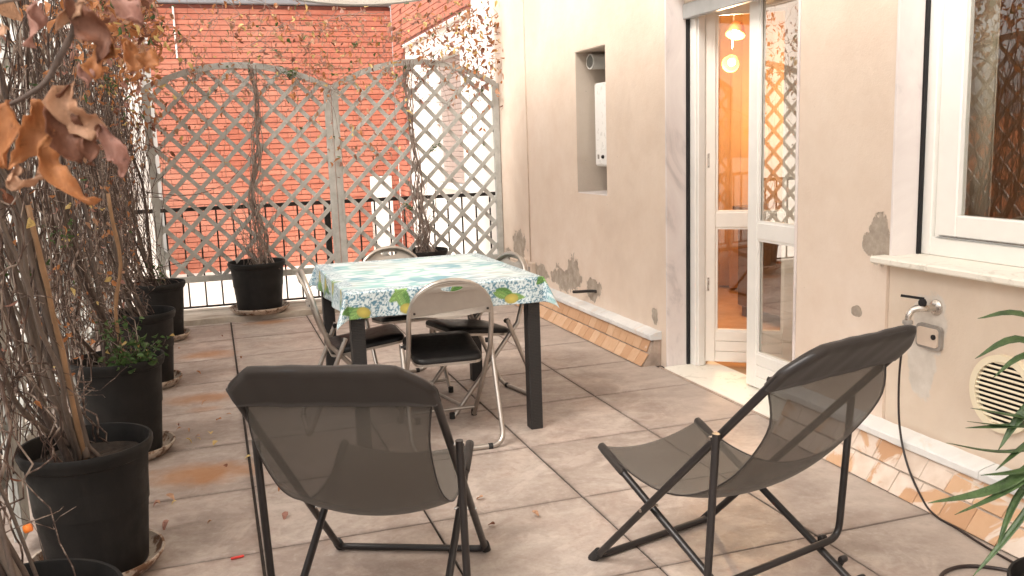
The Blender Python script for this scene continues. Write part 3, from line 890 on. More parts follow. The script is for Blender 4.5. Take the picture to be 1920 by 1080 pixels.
plinth('tiled_plinth', -1.5, 3.40, 2.28, 2.352, MT['terra_pale'], 'limescaled tiled plinth under the window wall beside the hose', [1.35, 2.29, 3.2])

# ------------------------------------------------------------------ small things on the wall
t_ = empty('garden_tap', (2.5, 2.62, 0.71), label='chrome garden tap with black lever handle on the wall below the window', cat='tap')
part(MB().lathe([(0.030, 0), (0.030, 0.006), (0.022, 0.012), (0.013, 0.016), (0.013, 0.05)], 20, (2.513, 2.605, 0.705), cap1=True, M=rot_to((-1, 0, 0))), 'rosette', MT['chrome'], t_, smooth=True, angle=35)
m = MB(); m.tube(catmull([(2.465, 2.605, 0.705), (2.445, 2.612, 0.707), (2.425, 2.625, 0.700), (2.412, 2.632, 0.68), (2.410, 2.634, 0.662)], 4), [0.013] * 9 + [0.011] * 8, 12)
part(m, 'spout', MT['chrome'], t_, smooth=True, angle=40)
part(MB().lathe([(0.016, 0), (0.018, 0.004), (0.018, 0.018), (0.014, 0.022), (0.014, 0.034), (0.019, 0.036), (0.019, 0.046), (0.012, 0.05)], 16, (2.410, 2.634, 0.612), cap1=True), 'hose_connector', MT['grey_plastic'], t_, smooth=True, angle=35)
m = MB(); m.lathe([(0.014, 0), (0.015, 0.012), (0.010, 0.022)], 14, (2.452, 2.610, 0.718), cap1=True)
m.bar((2.455, 2.605, 0.742), (2.402, 2.665, 0.750), 0.014, 0.008)
part(m, 'lever', MT['black_gap'], t_)
bx = empty('wall_box', (2.5, 2.62, 0.59), label='rounded grey cover plate on the wall just below the tap', cat='cover plate')
def rrect(cy, cz, hy, hz, r, n=5):
    out = []
    for (sy, sz, a0) in ((1, 1, 0), (-1, 1, 90), (-1, -1, 180), (1, -1, 270)):
        for k in range(n + 1):
            a = rad(a0 + 90 * k / n)
            out.append((cy + sy * (hy - r) + r * math.cos(a), cz + sz * (hz - r) + r * math.sin(a)))
    return out
part(MB().prism([rrect(2.625, 0.590, 0.062, 0.046, 0.018)], yz, 2.4985, 2.512), 'plate', MT['grey_plastic'], bx)
part(MB().prism([rrect(2.625, 0.590, 0.050, 0.035, 0.012)], yz, 2.492, 2.4984), 'lid', MT['beige_box'], bx)
part(MB().lathe([(0.010, 0), (0.010, 0.006)], 10, (2.4918, 2.59, 0.596), cap1=True, M=rot_to((-1, 0, 0))), 'keyhole', MT['black_gap'], bx)
hz = MB(); pts = catmull([(2.410, 2.634, 0.612), (2.405, 2.65, 0.56), (2.408, 2.665, 0.42), (2.405, 2.65, 0.25), (2.385, 2.58, 0.12), (2.352, 2.46, 0.03), (2.336, 2.38, 0.006), (2.325, 2.28, 0.006), (2.30, 2.12, 0.006), (2.285, 1.95, 0.006), (2.25, 1.8, 0.006)], 7)
hz.tube(pts, 0.0042, 8)
tag(hz.build('garden_hose', MT['hose'], smooth=True), 'thin dark hose hanging from the tap down to the floor tiles', 'hose')
hz = MB(); pts = catmull([(1.95, 1.86, 0.0062), (1.985, 1.99, 0.0062), (2.06, 2.05, 0.0062), (2.16, 2.045, 0.0062), (2.25, 1.96, 0.0062), (2.27, 1.84, 0.0062)], 8)
hz.tube(pts, 0.006, 8)
tag(hz.build('hose_loop', MT['hose'], smooth=True), 'loop of dark hose lying on the floor beneath the yucca leaves', 'hose')
# vent
vt = empty('air_vent', (2.5, 2.26, 0.5), label='round cream louvred air vent low on the wall', cat='vent')
VC = (2.280, 0.458)
ring = [(VC[0] + 0.135 * math.cos(2 * PI * k / 48), VC[1] + 0.135 * math.sin(2 * PI * k / 48)) for k in range(48)]
hole = [(VC[0] + 0.112 * math.cos(2 * PI * k / 48), VC[1] + 0.112 * math.sin(2 * PI * k / 48)) for k in range(48)]
part(MB().prism([ring, hole], yz, 2.490, 2.5128), 'rim', MT['cream_plastic'], vt)
part(MB().prism([hole], yz, 2.5105, 2.5127), 'backing', MT['black_gap'], vt)
for k in range(13):
    z = VC[1] - 0.104 + 0.208 * k / 12
    hw = math.sqrt(max(0.0, 0.1122 ** 2 - (z - VC[1]) ** 2))
    if hw < 0.015: continue
    part(MB().bar((2.5005, VC[0] - hw, z), (2.5005, VC[0] + hw, z), 0.0125, 0.0075, up=(0.5, 0, 1)), 'louvre', MT['cream_plastic'], vt)
# junction boxes + conduit
jb = empty('junction_box', (2.5, 7.2, 0.28), label='beige cable boxes at the foot of the thin wall conduit', cat='junction box')
part(MB().box(2.40, 2.499, 7.14, 7.36, 0.235, 0.375, 0.004), 'box', MT['beige_box'], jb)
part(MB().box(2.455, 2.499, 6.93, 7.01, 0.245, 0.365, 0.004), 'box', MT['beige_box'], jb)
part(MB().box(2.450, 2.4545, 6.95, 6.99, 0.275, 0.335, 0.001), 'switch', MT['grey_plastic'], jb)
cd = MB(); cd.tube([(2.495, 7.045, 0.37), (2.4945, 7.045, 1.2), (2.495, 7.045, 2.2), (2.495, 7.045, 3.55)], 0.0055, 8)
tag(cd.build('conduit', MT['beige_box'], smooth=True), 'thin cream conduit running up the plaster wall above the cable boxes', 'conduit')
st = MB(); st.tube(catmull([(2.515, 5.70, 0.305), (2.47, 5.72, 0.312), (2.42, 5.86, 0.290), (2.41, 5.90, 0.285)], 4), 0.011, 10)
tag(st.build('drain_stub', MT['iron'], smooth=True), 'short black pipe stub sticking out of a bare plaster patch', 'pipe')

# ------------------------------------------------------------------ trellis panels
def trellis(name, width, label, loc, rz, zside, zarch, zbot=0.33, zfoot=0.045, sp=0.205):
    root = empty(name, loc, rz, label, 'trellis', 'arched lattice trellis panels')
    W = width; PW = 0.055; D = 0.034
    for x in (PW / 2, W - PW / 2):
        m = MB(); m.box(x - PW / 2, x + PW / 2, -D / 2, D / 2, zfoot, zside, 0.003)
        o = m.build('post', MT['grey_wood'], root)
    arch_h = zarch - zside
    def top(x):
        t = (x / W) * 2 - 1
        return zside + arch_h * (1 - abs(t) ** 2.0) 
    n = 26; vs = []; fs = []
    for i in range(n + 1):
        x = PW * .4 + (W - PW * .8) * i / n
        z1 = top(x); z0 = z1 - 0.048
        vs += [(x, -D / 2 - .003, z0), (x, -D / 2 - .003, z1), (x, D / 2 + .003, z1), (x, D / 2 + .003, z0)]
    for i in range(n):
        a, b = i * 4, i * 4 + 4
        for j in range(4): fs.append((a + j, a + (j + 1) % 4, b + (j + 1) % 4, b + j))
    fs += [(0, 1, 2, 3), (n * 4 + 3, n * 4 + 2, n * 4 + 1, n * 4)]
    MB().add(vs, fs).build('arch', MT['grey_wood'], root)
    MB().box(PW, W - PW, -D / 2, D / 2, zbot - 0.025, zbot + 0.025, 0.003).build('rail', MT['grey_wood'], root)
    for s_, yy in ((1, -0.0068), (-1, 0.0068)):
        c = -3.0
        while c < 4.5:
            # line z = zbot + s*(x - c)
            xs = np.linspace(PW * .7, W - PW * .7, 300)
            zz = zbot + s_ * (xs - c) * 1.03
            ok = (zz > zbot + 0.005) & (zz < np.array([top(x) for x in xs]) - 0.03)
            if ok.sum() > 6:
                i0, i1 = np.where(ok)[0][[0, -1]]
                MB().bar((xs[i0], yy, zz[i0]), (xs[i1], yy, zz[i1]), 0.013, 0.034, up=(0, 0, 1)).build('slat', MT['grey_wood'], root)
            c += sp
    return root
YT = 7.78
trellis('trellis_panel', 1.475, 'arched grey lattice panel behind the left rear pot in front of the brick wall', (-0.46, YT, 0), 0, 1.885, 2.075)
trellis('trellis_panel', 1.475, 'arched grey lattice panel next to the house wall behind the dining table', (1.020, YT, 0), 0, 1.885, 2.095)
left_lab = ['lattice panel in the side screen nearest the camera, mostly hidden by vines',
            'second lattice panel of the vine covered side screen from the camera',
            'third lattice panel of the vine covered side screen from the camera',
            'fourth lattice panel of the vine covered side screen from the camera',
            'rearmost lattice panel of the vine covered side screen by the brick wall corner']
for k in range(5):
    trellis('trellis_panel', 1.44, left_lab[k], (-0.73, 0.50 + 1.45 * k, 0), PI / 2, 1.885, 2.08)

# ------------------------------------------------------------------ railings
def railing(a, b, label, posts, n, ztop=0.90, zb=0.075):
    a, b = Vector(a), Vector(b)
    root = empty('iron_railing', (a.x, a.y, 0), label=label, cat='railing')
    part(MB().bar(a + Vector((0, 0, ztop)), b + Vector((0, 0, ztop)), 0.042, 0.032), 'handrail', MT['iron'], root)
    part(MB().bar(a + Vector((0, 0, zb)), b + Vector((0, 0, zb)), 0.030, 0.014), 'bottom_rail', MT['iron'], root)
    for t in posts:
        p = a.lerp(b, t)
        part(MB().bar(p + Vector((0, 0, 0.03)), p + Vector((0, 0, ztop - .017)), 0.05, 0.05), 'post', MT['iron'], root)
    me = MB().bar((0, 0, zb + 0.008), (0, 0, ztop - 0.017), 0.013, 0.013).mesh('baluster', MT['iron'])
    for k in range(n):
        t = (k + 0.5) / n
        if any(abs(t - q) * (b - a).length < 0.05 for q in posts): continue
        p = a.lerp(b, t) - a
        link('baluster', me, root, loc=p)
    return root
railing((-0.98, 7.92, 0), (2.49, 7.92, 0), 'black iron railing behind the rear trellis', [0.002, 0.553], 26)
railing((-1.0, -0.6, 0), (-1.0, 7.88, 0), 'black iron railing outside the vine covered side screen', [0.0, 0.2, 0.4, 0.6, 0.8], 62)

# ------------------------------------------------------------------ pots
def pot_mesh(Rr, H):
    prof = [(Rr * 0.74, 0.0), (Rr * 0.76, 0.004), (Rr * 0.91, H - 0.055), (Rr * 0.915, H - 0.05), (Rr * 0.96, H - 0.045), (Rr * 0.985, H - 0.03), (Rr, H - 0.02), (Rr * 1.0, H - 0.006), (Rr * 0.985, H), (Rr * 0.95, H - 0.001), (Rr * 0.935, H - 0.01), (Rr * 0.90, H - 0.05), (Rr * 0.86, H * 0.5)]
    return MB().lathe(prof, 56).mesh('pot_body', MT['pot'], True, 40)
def soil_mesh(Rr, H):
    vs = [(0, 0, H)]; fs = []
    n = 28
    for j, q in enumerate((0.3, 0.6, 0.89)):
        for k in range(n):
            a = 2 * PI * k / n
            vs.append((Rr * q * math.cos(a), Rr * q * math.sin(a), H + rnd.uniform(-.008, .008)))
    for k in range(n): fs.append((0, 1 + k, 1 + (k + 1) % n))
    for j in range(2):
        for k in range(n):
            fs.append((1 + j * n + k, 1 + (j + 1) * n + k, 1 + (j + 1) * n + (k + 1) % n, 1 + j * n + (k + 1) % n))
    return MB().add(vs, fs).mesh('soil', MT['soil'])
def saucer_mesh(Rr):
    prof = [(Rr * 0.80, 0.0), (Rr * 0.86, 0.004), (Rr * 0.99, 0.035), (Rr * 1.015, 0.046), (Rr * 1.01, 0.052), (Rr * 0.975, 0.050), (Rr * 0.95, 0.038), (Rr * 0.86, 0.016), (0.001, 0.014)]
    return MB().lathe(prof, 48).mesh('saucer', MT['saucer'], True, 50)
POTS = []
def pot(x, y, z, Rr, H, label, slabel):
    s = link('plant_saucer', saucer_mesh(Rr * 1.03), None, loc=(x, y, z), rot=(0, 0, rnd.uniform(0, 6)))
    tag(s, slabel, 'saucer', 'saucers under the plant pots')
    p = empty('plant_pot', (x + rnd.uniform(-.005, .005), y, z + 0.0165), rnd.uniform(0, 6), label, 'plant pot', 'anthracite plant pots')
    link('pot_body', pot_mesh(Rr, H), p); link('soil', soil_mesh(Rr, H - 0.06), p)
    POTS.append((x, y, z + 0.0165 + H - 0.06, Rr))
    return p
pot(-0.455, 2.00, 0.0, 0.205, 0.425, 'dark plant pot cut off by the bottom left corner', 'saucer beneath the pot cut off by the bottom left corner')
pot(-0.462, 3.12, 0.0, 0.205, 0.425, 'large dark pot with bare stems and a bamboo cane', 'saucer of the large dark pot that holds bare stems and a bamboo cane')
pot(-0.462, 4.33, 0.0, 0.200, 0.445, 'dark pot with a leafy green shoot, second pot in the row', 'rusty saucer under the pot with the green shoot')
pot(-0.458, 5.62, 0.0, 0.195, 0.435, 'dark pot third along the row, between the green shoot pot and the corner pot', 'rusty saucer under the third pot of the row')
pot(-0.435, 7.02, 0.0, 0.195, 0.415, 'dark pot at the rear left corner of the terrace', 'saucer under the pot in the rear left corner')
pot(0.305, 7.62, 0.044, 0.232, 0.405, 'dark pot on the kerb in front of the lattice left of the table', 'white crusted saucer under the pot left of the table')
pot(1.690, 7.62, 0.044, 0.232, 0.405, 'dark pot on the kerb half hidden behind the table', 'saucer under the pot half hidden behind the table')

# ------------------------------------------------------------------ climbing plants
def smooth_noise(n, amp, ks=(1, 2, 4, 7)):
    t = np.linspace(0, 1, n); out = np.zeros(n)
    for k in ks:
        out += nr.normal() / k * np.sin(2 * PI * (k * 0.7 * t + nr.random()))
    return out * amp
def wander(p, q, n=14, amp=0.03, bend=None):
    t = np.linspace(0, 1, n)[:, None]
    p, q = np.array(p, float), np.array(q, float)
    P = p * (1 - t) + q * t
    env = np.sin(PI * t[:, 0]) ** 0.5
    for a in range(3): P[:, a] += smooth_noise(n, amp * (0.5 if a == 2 else 1)) * np.maximum(env, 0.15)
    if bend is not None: P += np.array(bend)[None, :] * (np.sin(PI * t))
    return P
def leaf_geo(L, W, curl, fold, lobes=0.0):
    n = 6; V = []; 
    for i in range(n + 1):
        t = i / n
        wv = W * 0.5 * (math.sin(PI * min(1, t * 0.92 + 0.06)) ** 0.75) * (1 - 0.35 * t)
        if lobes: wv *= 1 + lobes * math.cos(t * 4 * PI)
        a = curl * (t ** 1.3)
        if abs(curl) > 1e-3: y = L * math.sin(curl * t) / curl; z = -L * (1 - math.cos(curl * t)) / curl
        else: y, z = L * t, 0
        for s_ in (-1, 0, 1):
            tw = 0.5 * t
            V.append((s_ * wv * math.cos(fold), y, z + abs(s_) * wv * math.sin(fold) + s_ * wv * tw * 0.5))
    F = []
    for i in range(n):
        for j in range(2):
            F.append((i * 3 + j, i * 3 + j + 1, (i + 1) * 3 + j + 1, (i + 1) * 3 + j))
    return np.array(V), np.array(F)
VAR = [leaf_geo(1, w_, c_, f_, lb) for (w_, c_, f_, lb) in ((0.55, 1.6, 0.6, 0), (0.7, 0.9, 0.9, 0.15), (0.5, 2.3, 0.3, 0.2), (0.8, 0.5, 0.5, 0.1), (0.45, -1.5, 0.8, 0))]
LM = {}
for vi, (V, F) in enumerate(VAR):
    for mi, mt in enumerate(LEAF):
        me = np_mesh('leaf', V, F, [mt], True); LM[(vi, mi)] = me
def rand_rot(down=0.6):
    a = nr.random() * 2 * PI
    d = Vector((math.cos(a), math.sin(a), -down * 2.2 * nr.random() - (0.2 if down else 0))).normalized()
    up = Vector((nr.normal(), nr.normal(), nr.normal() + 0.6)).normalized()
    x = d.cross(up).normalized(); z = x.cross(d).normalized()
    return Matrix((x, d, z)).transposed()
def scatter_leaves(root, pts, sizes, mixw, max_parts=260):
    pts = np.asarray(pts); mixw = np.array(mixw, float); mixw /= mixw.sum()
    order = np.argsort([-s / max(0.4, np.linalg.norm(p - np.array([0, 0, 1.36]))) for p, s in zip(pts, sizes)])
    base = Vector(root.location)
    SV, SF, SM = [], [], []; off = 0
    for rank, i in enumerate(order):
        vi = nr.integers(len(VAR)); mi = nr.choice(len(LEAF), p=mixw)
        Rm = rand_rot()
        if rank < max_parts:
            o = link('leaf', LM[(int(vi), int(mi))], root)
            Mx = (Rm * float(sizes[i])).to_4x4(); Mx.translation = Vector(pts[i]) - base
            o.matrix_basis = Mx
        else:
            V, F = VAR[vi]
            V2 = (np.array(Rm) @ (V.T * sizes[i])).T + pts[i] - np.array(base)
            SV.append(V2); SF.append(F + off); SM.append(np.full(len(F), mi)); off += len(V)
    if SV:
        o = link('leaves', np_mesh('leaves', np.concatenate(SV), np.concatenate(SF), LEAF, True, np.concatenate(SM)), root)
        o['kind'] = 'stuff'
def build_stems(root, stems, name, mat, n=6, joined=True, rs=None):
    base = np.array(root.location)
    if joined:
        m = MB()
        for P, r in stems: m.tube(P - base, r, n, cap=False)
        o = link(name, np_mesh(name, m.v, m.f, [mat], True), root); o['kind'] = 'stuff'
        return o
    for P, r in stems:
        m = MB(); m.tube(P - base, r, n)
        m.build(name, mat, root, smooth=True)

XV = -0.68
def climber(k, x, y, z, label, n_main, n_twig, n_low, n_high, spread=0.72, green=0.02):
    root = empty('climbing_vine', (x, y, z), label=label, cat='climbing plant', group='climbing vines in the plant pots')
    main = []
    for i in range(n_main):
        a = nr.random() * 2 * PI; rr = nr.random() * 0.09
        p0 = (x + rr * math.cos(a), y + rr * math.sin(a), z - 0.01)
        yy = y + nr.uniform(-spread, spread) * 0.55
        p1 = (x * 0.35 + XV * 0.65 + nr.normal() * 0.04, y * 0.5 + yy * 0.5 + nr.normal() * 0.05, 0.75 + nr.random() * 0.35)
        p2 = (XV + nr.uniform(-.03, .10), yy + nr.normal() * 0.12, 1.5 + nr.random() * 0.3)
        p3 = (XV + nr.uniform(-.03, .14), yy + nr.normal() * 0.2, 1.95 + nr.random() * 0.35)
        P = np.array(catmull([p0, p1, p2, p3], 9))
        for a_ in range(3): P[:, a_] += smooth_noise(len(P), 0.040, (1, 2, 4, 7, 11)) * np.linspace(0.35, 1, len(P))
        r0 = nr.uniform(0.004, 0.0135)
        main.append((P, np.linspace(r0, r0 * 0.4, len(P))))
    build_stems(root, main, 'stem', MT['bark'], 7, joined=False)
    tw = []
    for i in range(n_twig):
        y0 = y + nr.uniform(-spread, spread); z0 = 0.25 + nr.random() ** 1.3 * 1.3
        xx = XV + nr.uniform(-0.04, 0.15) * nr.random() ** 0.7
        ln = nr.uniform(0.4, 1.3)
        z1 = min(z0 + ln, 2.35 + nr.random() * 0.2)
        tilt = nr.normal() * (0.16 if i % 3 else 0.6)
        P = wander((xx, y0, z0), (xx + nr.normal() * 0.05, y0 + tilt * ln, z1), 15, 0.048)
        tw.append((P, np.full(15, nr.uniform(0.0011, 0.0030) * (1.7 if nr.random() < 0.12 else 1))))
    # loose arcs leaning into the terrace
    for i in range(int(n_twig * 0.30)):
        y0 = y + nr.uniform(-spread, spread); z0 = 0.5 + nr.random() * 1.4
        P = wander((XV, y0, z0), (XV + nr.uniform(0.08, 0.34), y0 + nr.normal() * 0.3, z0 + nr.normal() * 0.25), 12, 0.045, (0, 0, nr.normal() * 0.08))
        tw.append((P, np.linspace(nr.uniform(0.0015, 0.003), 0.0008, 12)))
    # low tangle around the pot rim
    for i in range(int(n_twig * 0.08)):
        a = nr.random() * 2 * PI; b = a + nr.normal() * 1.2
        P = wander((x + .13 * math.cos(a), y + .13 * math.sin(a), z + 0.02), (XV + .1 + nr.normal() * .05, y + .25 * math.sin(b), z + nr.uniform(.1, .5)), 12, 0.05, (0, 0, 0.06))
        tw.append((P, np.full(12, nr.uniform(0.0015, 0.0035))))
    build_stems(root, tw, 'twigs', MT['twig'], 4)
    pts, sz = [], []
    for i in range(n_high):
        yy = y + nr.uniform(-spread, spread)
        pts.append((XV + nr.uniform(-0.04, 0.18 + 0.06 * k) * nr.random() ** 0.5 + 0.02, yy, 2.62 - abs(nr.normal()) * 0.36)); sz.append(nr.uniform(0.035, 0.075))
    for i in range(n_low):
        yy = y + nr.uniform(-spread, spread)
        pts.append((XV + nr.uniform(-0.02, 0.2), yy, nr.uniform(0.5, 2.0))); sz.append(nr.uniform(0.02, 0.045))
    if k >= 3:
        for i in range(420 if k == 3 else 650):
            yy = nr.uniform(4.9, 6.3) if k == 3 else nr.uniform(6.2, 7.75)
            pts.append((-0.60 + 0.36 * nr.random() ** 1.2 + 0.02 * nr.normal(), yy, 2.60 - abs(nr.normal()) * 0.27)); sz.append(nr.uniform(0.045, 0.085))
    scatter_leaves(root, pts, sz, (0.42, 0.16, 0.20, 0.14, green * 3, 0.05), 270)
    return root
vlab = ['bare climbing vine with big curled brown leaves, nearest the camera',
        'tangled bare climbing vine rising from the large pot with the bamboo cane',
        'climbing vine with a green shoot at its foot, second pot of the row',
        'dry climbing vine rising from the third pot of the row onto the side screen',
        'dry orange climbing vine in the rear left corner of the terrace']
vines = []
for k in range(5):
    x, y, z, _ = POTS[k]
    vines.append(climber(k, x, y, z, vlab[k], (8, 15, 14, 14, 12)[k], (70, 120, 150, 170, 190)[k], (40, 110, 150, 170, 170)[k], (110, 260, 560, 900, 1100)[k], spread=0.72))

# green shoots: pot 2 (bushy small leaves) and sprigs elsewhere
def shoot(root, c, n, R_, H_, mi=4, smin=0.018, smax=0.035):
    base = Vector(root.location); tw = []; pts = []
    for i in range(n):
        a = nr.random() * 2 * PI; r_ = R_ * nr.random() ** 0.5; h = H_ * (0.3 + 0.7 * nr.random())
        P = wander(c, (c[0] + r_ * math.cos(a), c[1] + r_ * math.sin(a), c[2] + h), 8, 0.01)
        tw.append((P, np.linspace(0.0022, 0.0008, 8)))
        for j in range(2, 8):
            for q in range(2): pts.append(P[j] + nr.normal(size=3) * 0.012)
    build_stems(root, tw, 'green_sprig', MT['twig'], 4)
    for p in pts:
        o = link('leaf', LM[(int(nr.integers(len(VAR))), mi if nr.random() < 0.95 else 5)], root)
        s = nr.uniform(smin, smax); Mx = (rand_rot(0.0) * s).to_4x4(); Mx.translation = Vector(p) - base; o.matrix_basis = Mx
shoot(vines[2], (-0.38, 4.22, 0.40), 20, 0.17, 0.26, 4, 0.024, 0.046)
shoot(vines[4], (-0.42, 6.95, 0.38), 4, 0.08, 0.2)
shoot(vines[2], (-0.58, 4.0, 1.0), 3, 0.09, 0.1)
shoot(vines[3], (-0.50, 5.9, 1.72), 4, 0.09, 0.12)
shoot(vines[1], (-0.60, 3.4, 0.95), 2, 0.07, 0.08)

# bamboo canes
for (p, q, lab, r_) in (((-0.462, 3.12, 0.36), (-0.530, 3.05, 1.22), 'tan bamboo cane standing in the large pot of bare stems', 0.008),
                    ((-0.429, 4.30, 0.38), (-0.425, 4.25, 1.20), 'orange bamboo cane standing in the pot with the green shoot', 0.008)):
    P = wander(p, q, 14, 0.010); m = MB(); rr = [r_ * (1.18 if i % 4 == 2 else 1.0) for i in range(14)]
    m.tube(P, rr, 10); tag(m.build('bamboo_cane', MT['bamboo'], smooth=True), lab, 'cane', 'bamboo canes in the pots')

# foreground branch with large curled leaves (hangs from the nearest vine)
v0 = vines[0]; b0 = np.array(v0.location)
br = []
P = np.array(catmull([(-0.62, 1.75, 1.75), (-0.45, 1.35, 1.70), (-0.25, 1.02, 1.62), (-0.105, 0.905, 1.512), (-0.125, 0.915, 1.44), (-0.152, 0.92, 1.415), (-0.19, 0.93, 1.40)], 6))
br.append((P, np.linspace(0.005, 0.0018, len(P))))
P2 = np.array(catmull([(-0.105, 0.905, 1.512), (-0.085, 0.90, 1.475), (-0.078, 0.895, 1.455)], 5)); br.append((P2, np.linspace(0.0025, 0.0012, len(P2))))
P3 = np.array(catmull([(-0.62, 1.75, 1.75), (-0.5, 1.3, 1.55), (-0.30, 1.05, 1.50), (-0.16, 0.93, 1.50), (-0.105, 0.905, 1.512)], 6)); br.append((P3, np.linspace(0.004, 0.002, len(P3))))
build_stems(v0, br, 'stem', MT['bark'], 7, joined=False)
def big_leaf(pts, widths, mat, n_across=7, cup=0.35, ruffle=0.0065):
    C = np.array(catmull(pts, 5)); m = len(C)
    W = np.interp(np.linspace(0, 1, m), np.linspace(0, 1, len(widths)), widths)
    W = W * (1 + 0.16 * nr.normal(size=m).clip(-1, 1))
    T = np.gradient(C, axis=0); T /= np.linalg.norm(T, axis=1)[:, None]
    view = np.array([0, 0, 1.36]) - C; view /= np.linalg.norm(view, axis=1)[:, None]
    side = np.cross(T, view); side /= np.linalg.norm(side, axis=1)[:, None]
    nrm = np.cross(side, T)
    tw = nr.uniform(-0.7, 0.7) + np.linspace(0, nr.uniform(-0.9, 0.9), m)
    V = []; ph = nr.random() * 6
    for i in range(m):
        sd = side[i] * math.cos(tw[i]) + nrm[i] * math.sin(tw[i]); nn = np.cross(sd, T[i])
        for j in range(n_across):
            s_ = (j / (n_across - 1)) * 2 - 1
            V.append(C[i] + sd * s_ * (W[i] / 2) * (1 + 0.10 * nr.normal() * abs(s_)) + nn * (cup * W[i] * (s_ * s_) + ruffle * math.sin(i * 0.9 + ph + s_ * 2) * abs(s_)))
    F = [(i * n_across + j, i * n_across + j + 1, (i + 1) * n_across + j + 1, (i + 1) * n_across + j) for i in range(m - 1) for j in range(n_across - 1)]
    me = np_mesh('leaf', np.array(V) - b0, F, [mat], True)
    o = link('leaf', me, v0); sm = o.modifiers.new('s', 'SOLIDIFY'); sm.thickness = 0.0006
    return o
k8 = 0.8
def q_(x, y, z): return (x * k8, y * k8, 1.36 + (z - 1.36) * k8)
BL = [([(-0.140, 1.128, 1.440), (-0.155, 1.123, 1.405), (-0.150, 1.118, 1.375), (-0.135, 1.113, 1.352)], (0.002, 0.030, 0.042, 0.030, 0.002), 1),
      ([(-0.135, 1.126, 1.443), (-0.148, 1.12, 1.42), (-0.128, 1.118, 1.398), (-0.105, 1.118, 1.392)], (0.002, 0.022, 0.036, 0.026, 0.001), 2),
      ([(-0.178, 1.139, 1.425), (-0.180, 1.14, 1.40), (-0.192, 1.13, 1.372), (-0.212, 1.13, 1.350)], (0.002, 0.032, 0.036, 0.018, 0.001), 0),
      ([(-0.206, 1.142, 1.425), (-0.212, 1.145, 1.39), (-0.218, 1.14, 1.35)], (0.003, 0.042, 0.030, 0.002), 0),
      ([(-0.160, 1.12, 1.392), (-0.172, 1.125, 1.362), (-0.160, 1.115, 1.336), (-0.135, 1.108, 1.312), (-0.118, 1.104, 1.312)], (0.002, 0.020, 0.028, 0.016, 0.007, 0.001), 0),
      ([(-0.112, 1.112, 1.395), (-0.104, 1.112, 1.375), (-0.092, 1.108, 1.352), (-0.096, 1.106, 1.336)], (0.002, 0.016, 0.024, 0.014, 0.001), 3),
      ([(-0.112, 1.112, 1.395), (-0.122, 1.115, 1.375), (-0.125, 1.112, 1.350)], (0.002, 0.020, 0.020, 0.002), 1),
      ([(-0.20, 1.13, 1.352), (-0.215, 1.13, 1.335), (-0.195, 1.125, 1.331), (-0.175, 1.122, 1.345)], (0.001, 0.008, 0.008, 0.003, 0.001), 2),
      ([(-0.090, 1.125, 1.49), (-0.098, 1.12, 1.475), (-0.110, 1.115, 1.458), (-0.112, 1.112, 1.442)], (0.002, 0.016, 0.022, 0.016, 0.001), 0),
      ([(-0.075, 1.105, 1.485), (-0.072, 1.105, 1.465), (-0.078, 1.10, 1.452)], (0.002, 0.022, 0.016, 0.001), 0),
      ([(-0.050, 1.10, 1.478), (-0.052, 1.10, 1.462), (-0.056, 1.098, 1.45)], (0.002, 0.020, 0.018, 0.001), 0),
      ([(-0.130, 1.12, 1.535), (-0.118, 1.12, 1.51), (-0.10, 1.115, 1.485), (-0.108, 1.11, 1.462)], (0.003, 0.024, 0.034, 0.016, 0.001), 1),
      ([(-0.165, 1.13, 1.53), (-0.172, 1.13, 1.505), (-0.176, 1.125, 1.48)], (0.002, 0.014, 0.018, 0.001), 3),
      ([(-0.115, 1.12, 1.53), (-0.135, 1.12, 1.515), (-0.148, 1.12, 1.495)], (0.001, 0.012, 0.012, 0.001), 2),
      ([(-0.085, 1.11, 1.535), (-0.07, 1.108, 1.515), (-0.058, 1.10, 1.50)], (0.003, 0.026, 0.020, 0.001), 3),
      ([(-0.225, 1.14, 1.47), (-0.212, 1.14, 1.49), (-0.20, 1.14, 1.505)], (0.001, 0.010, 0.010, 0.001), 2),
      ([(-0.128, 1.115, 1.46), (-0.122, 1.113, 1.448), (-0.120, 1.112, 1.435)], (0.002, 0.013, 0.010, 0.001), 3)]
for (pp, ww, mi) in BL:
    big_leaf([q_(*p) for p in pp], [a * k8 for a in ww], LEAF[mi])
# orange clip low on the nearest stems
oc = MB().tube([(-0.410, 1.927, 0.626), (-0.398, 1.925, 0.630)], 0.0085, 10)
tag(oc.build('plant_clip', MT['orange_clip'], smooth=True), 'small orange plant clip on the stems at the left edge', 'plant clip')

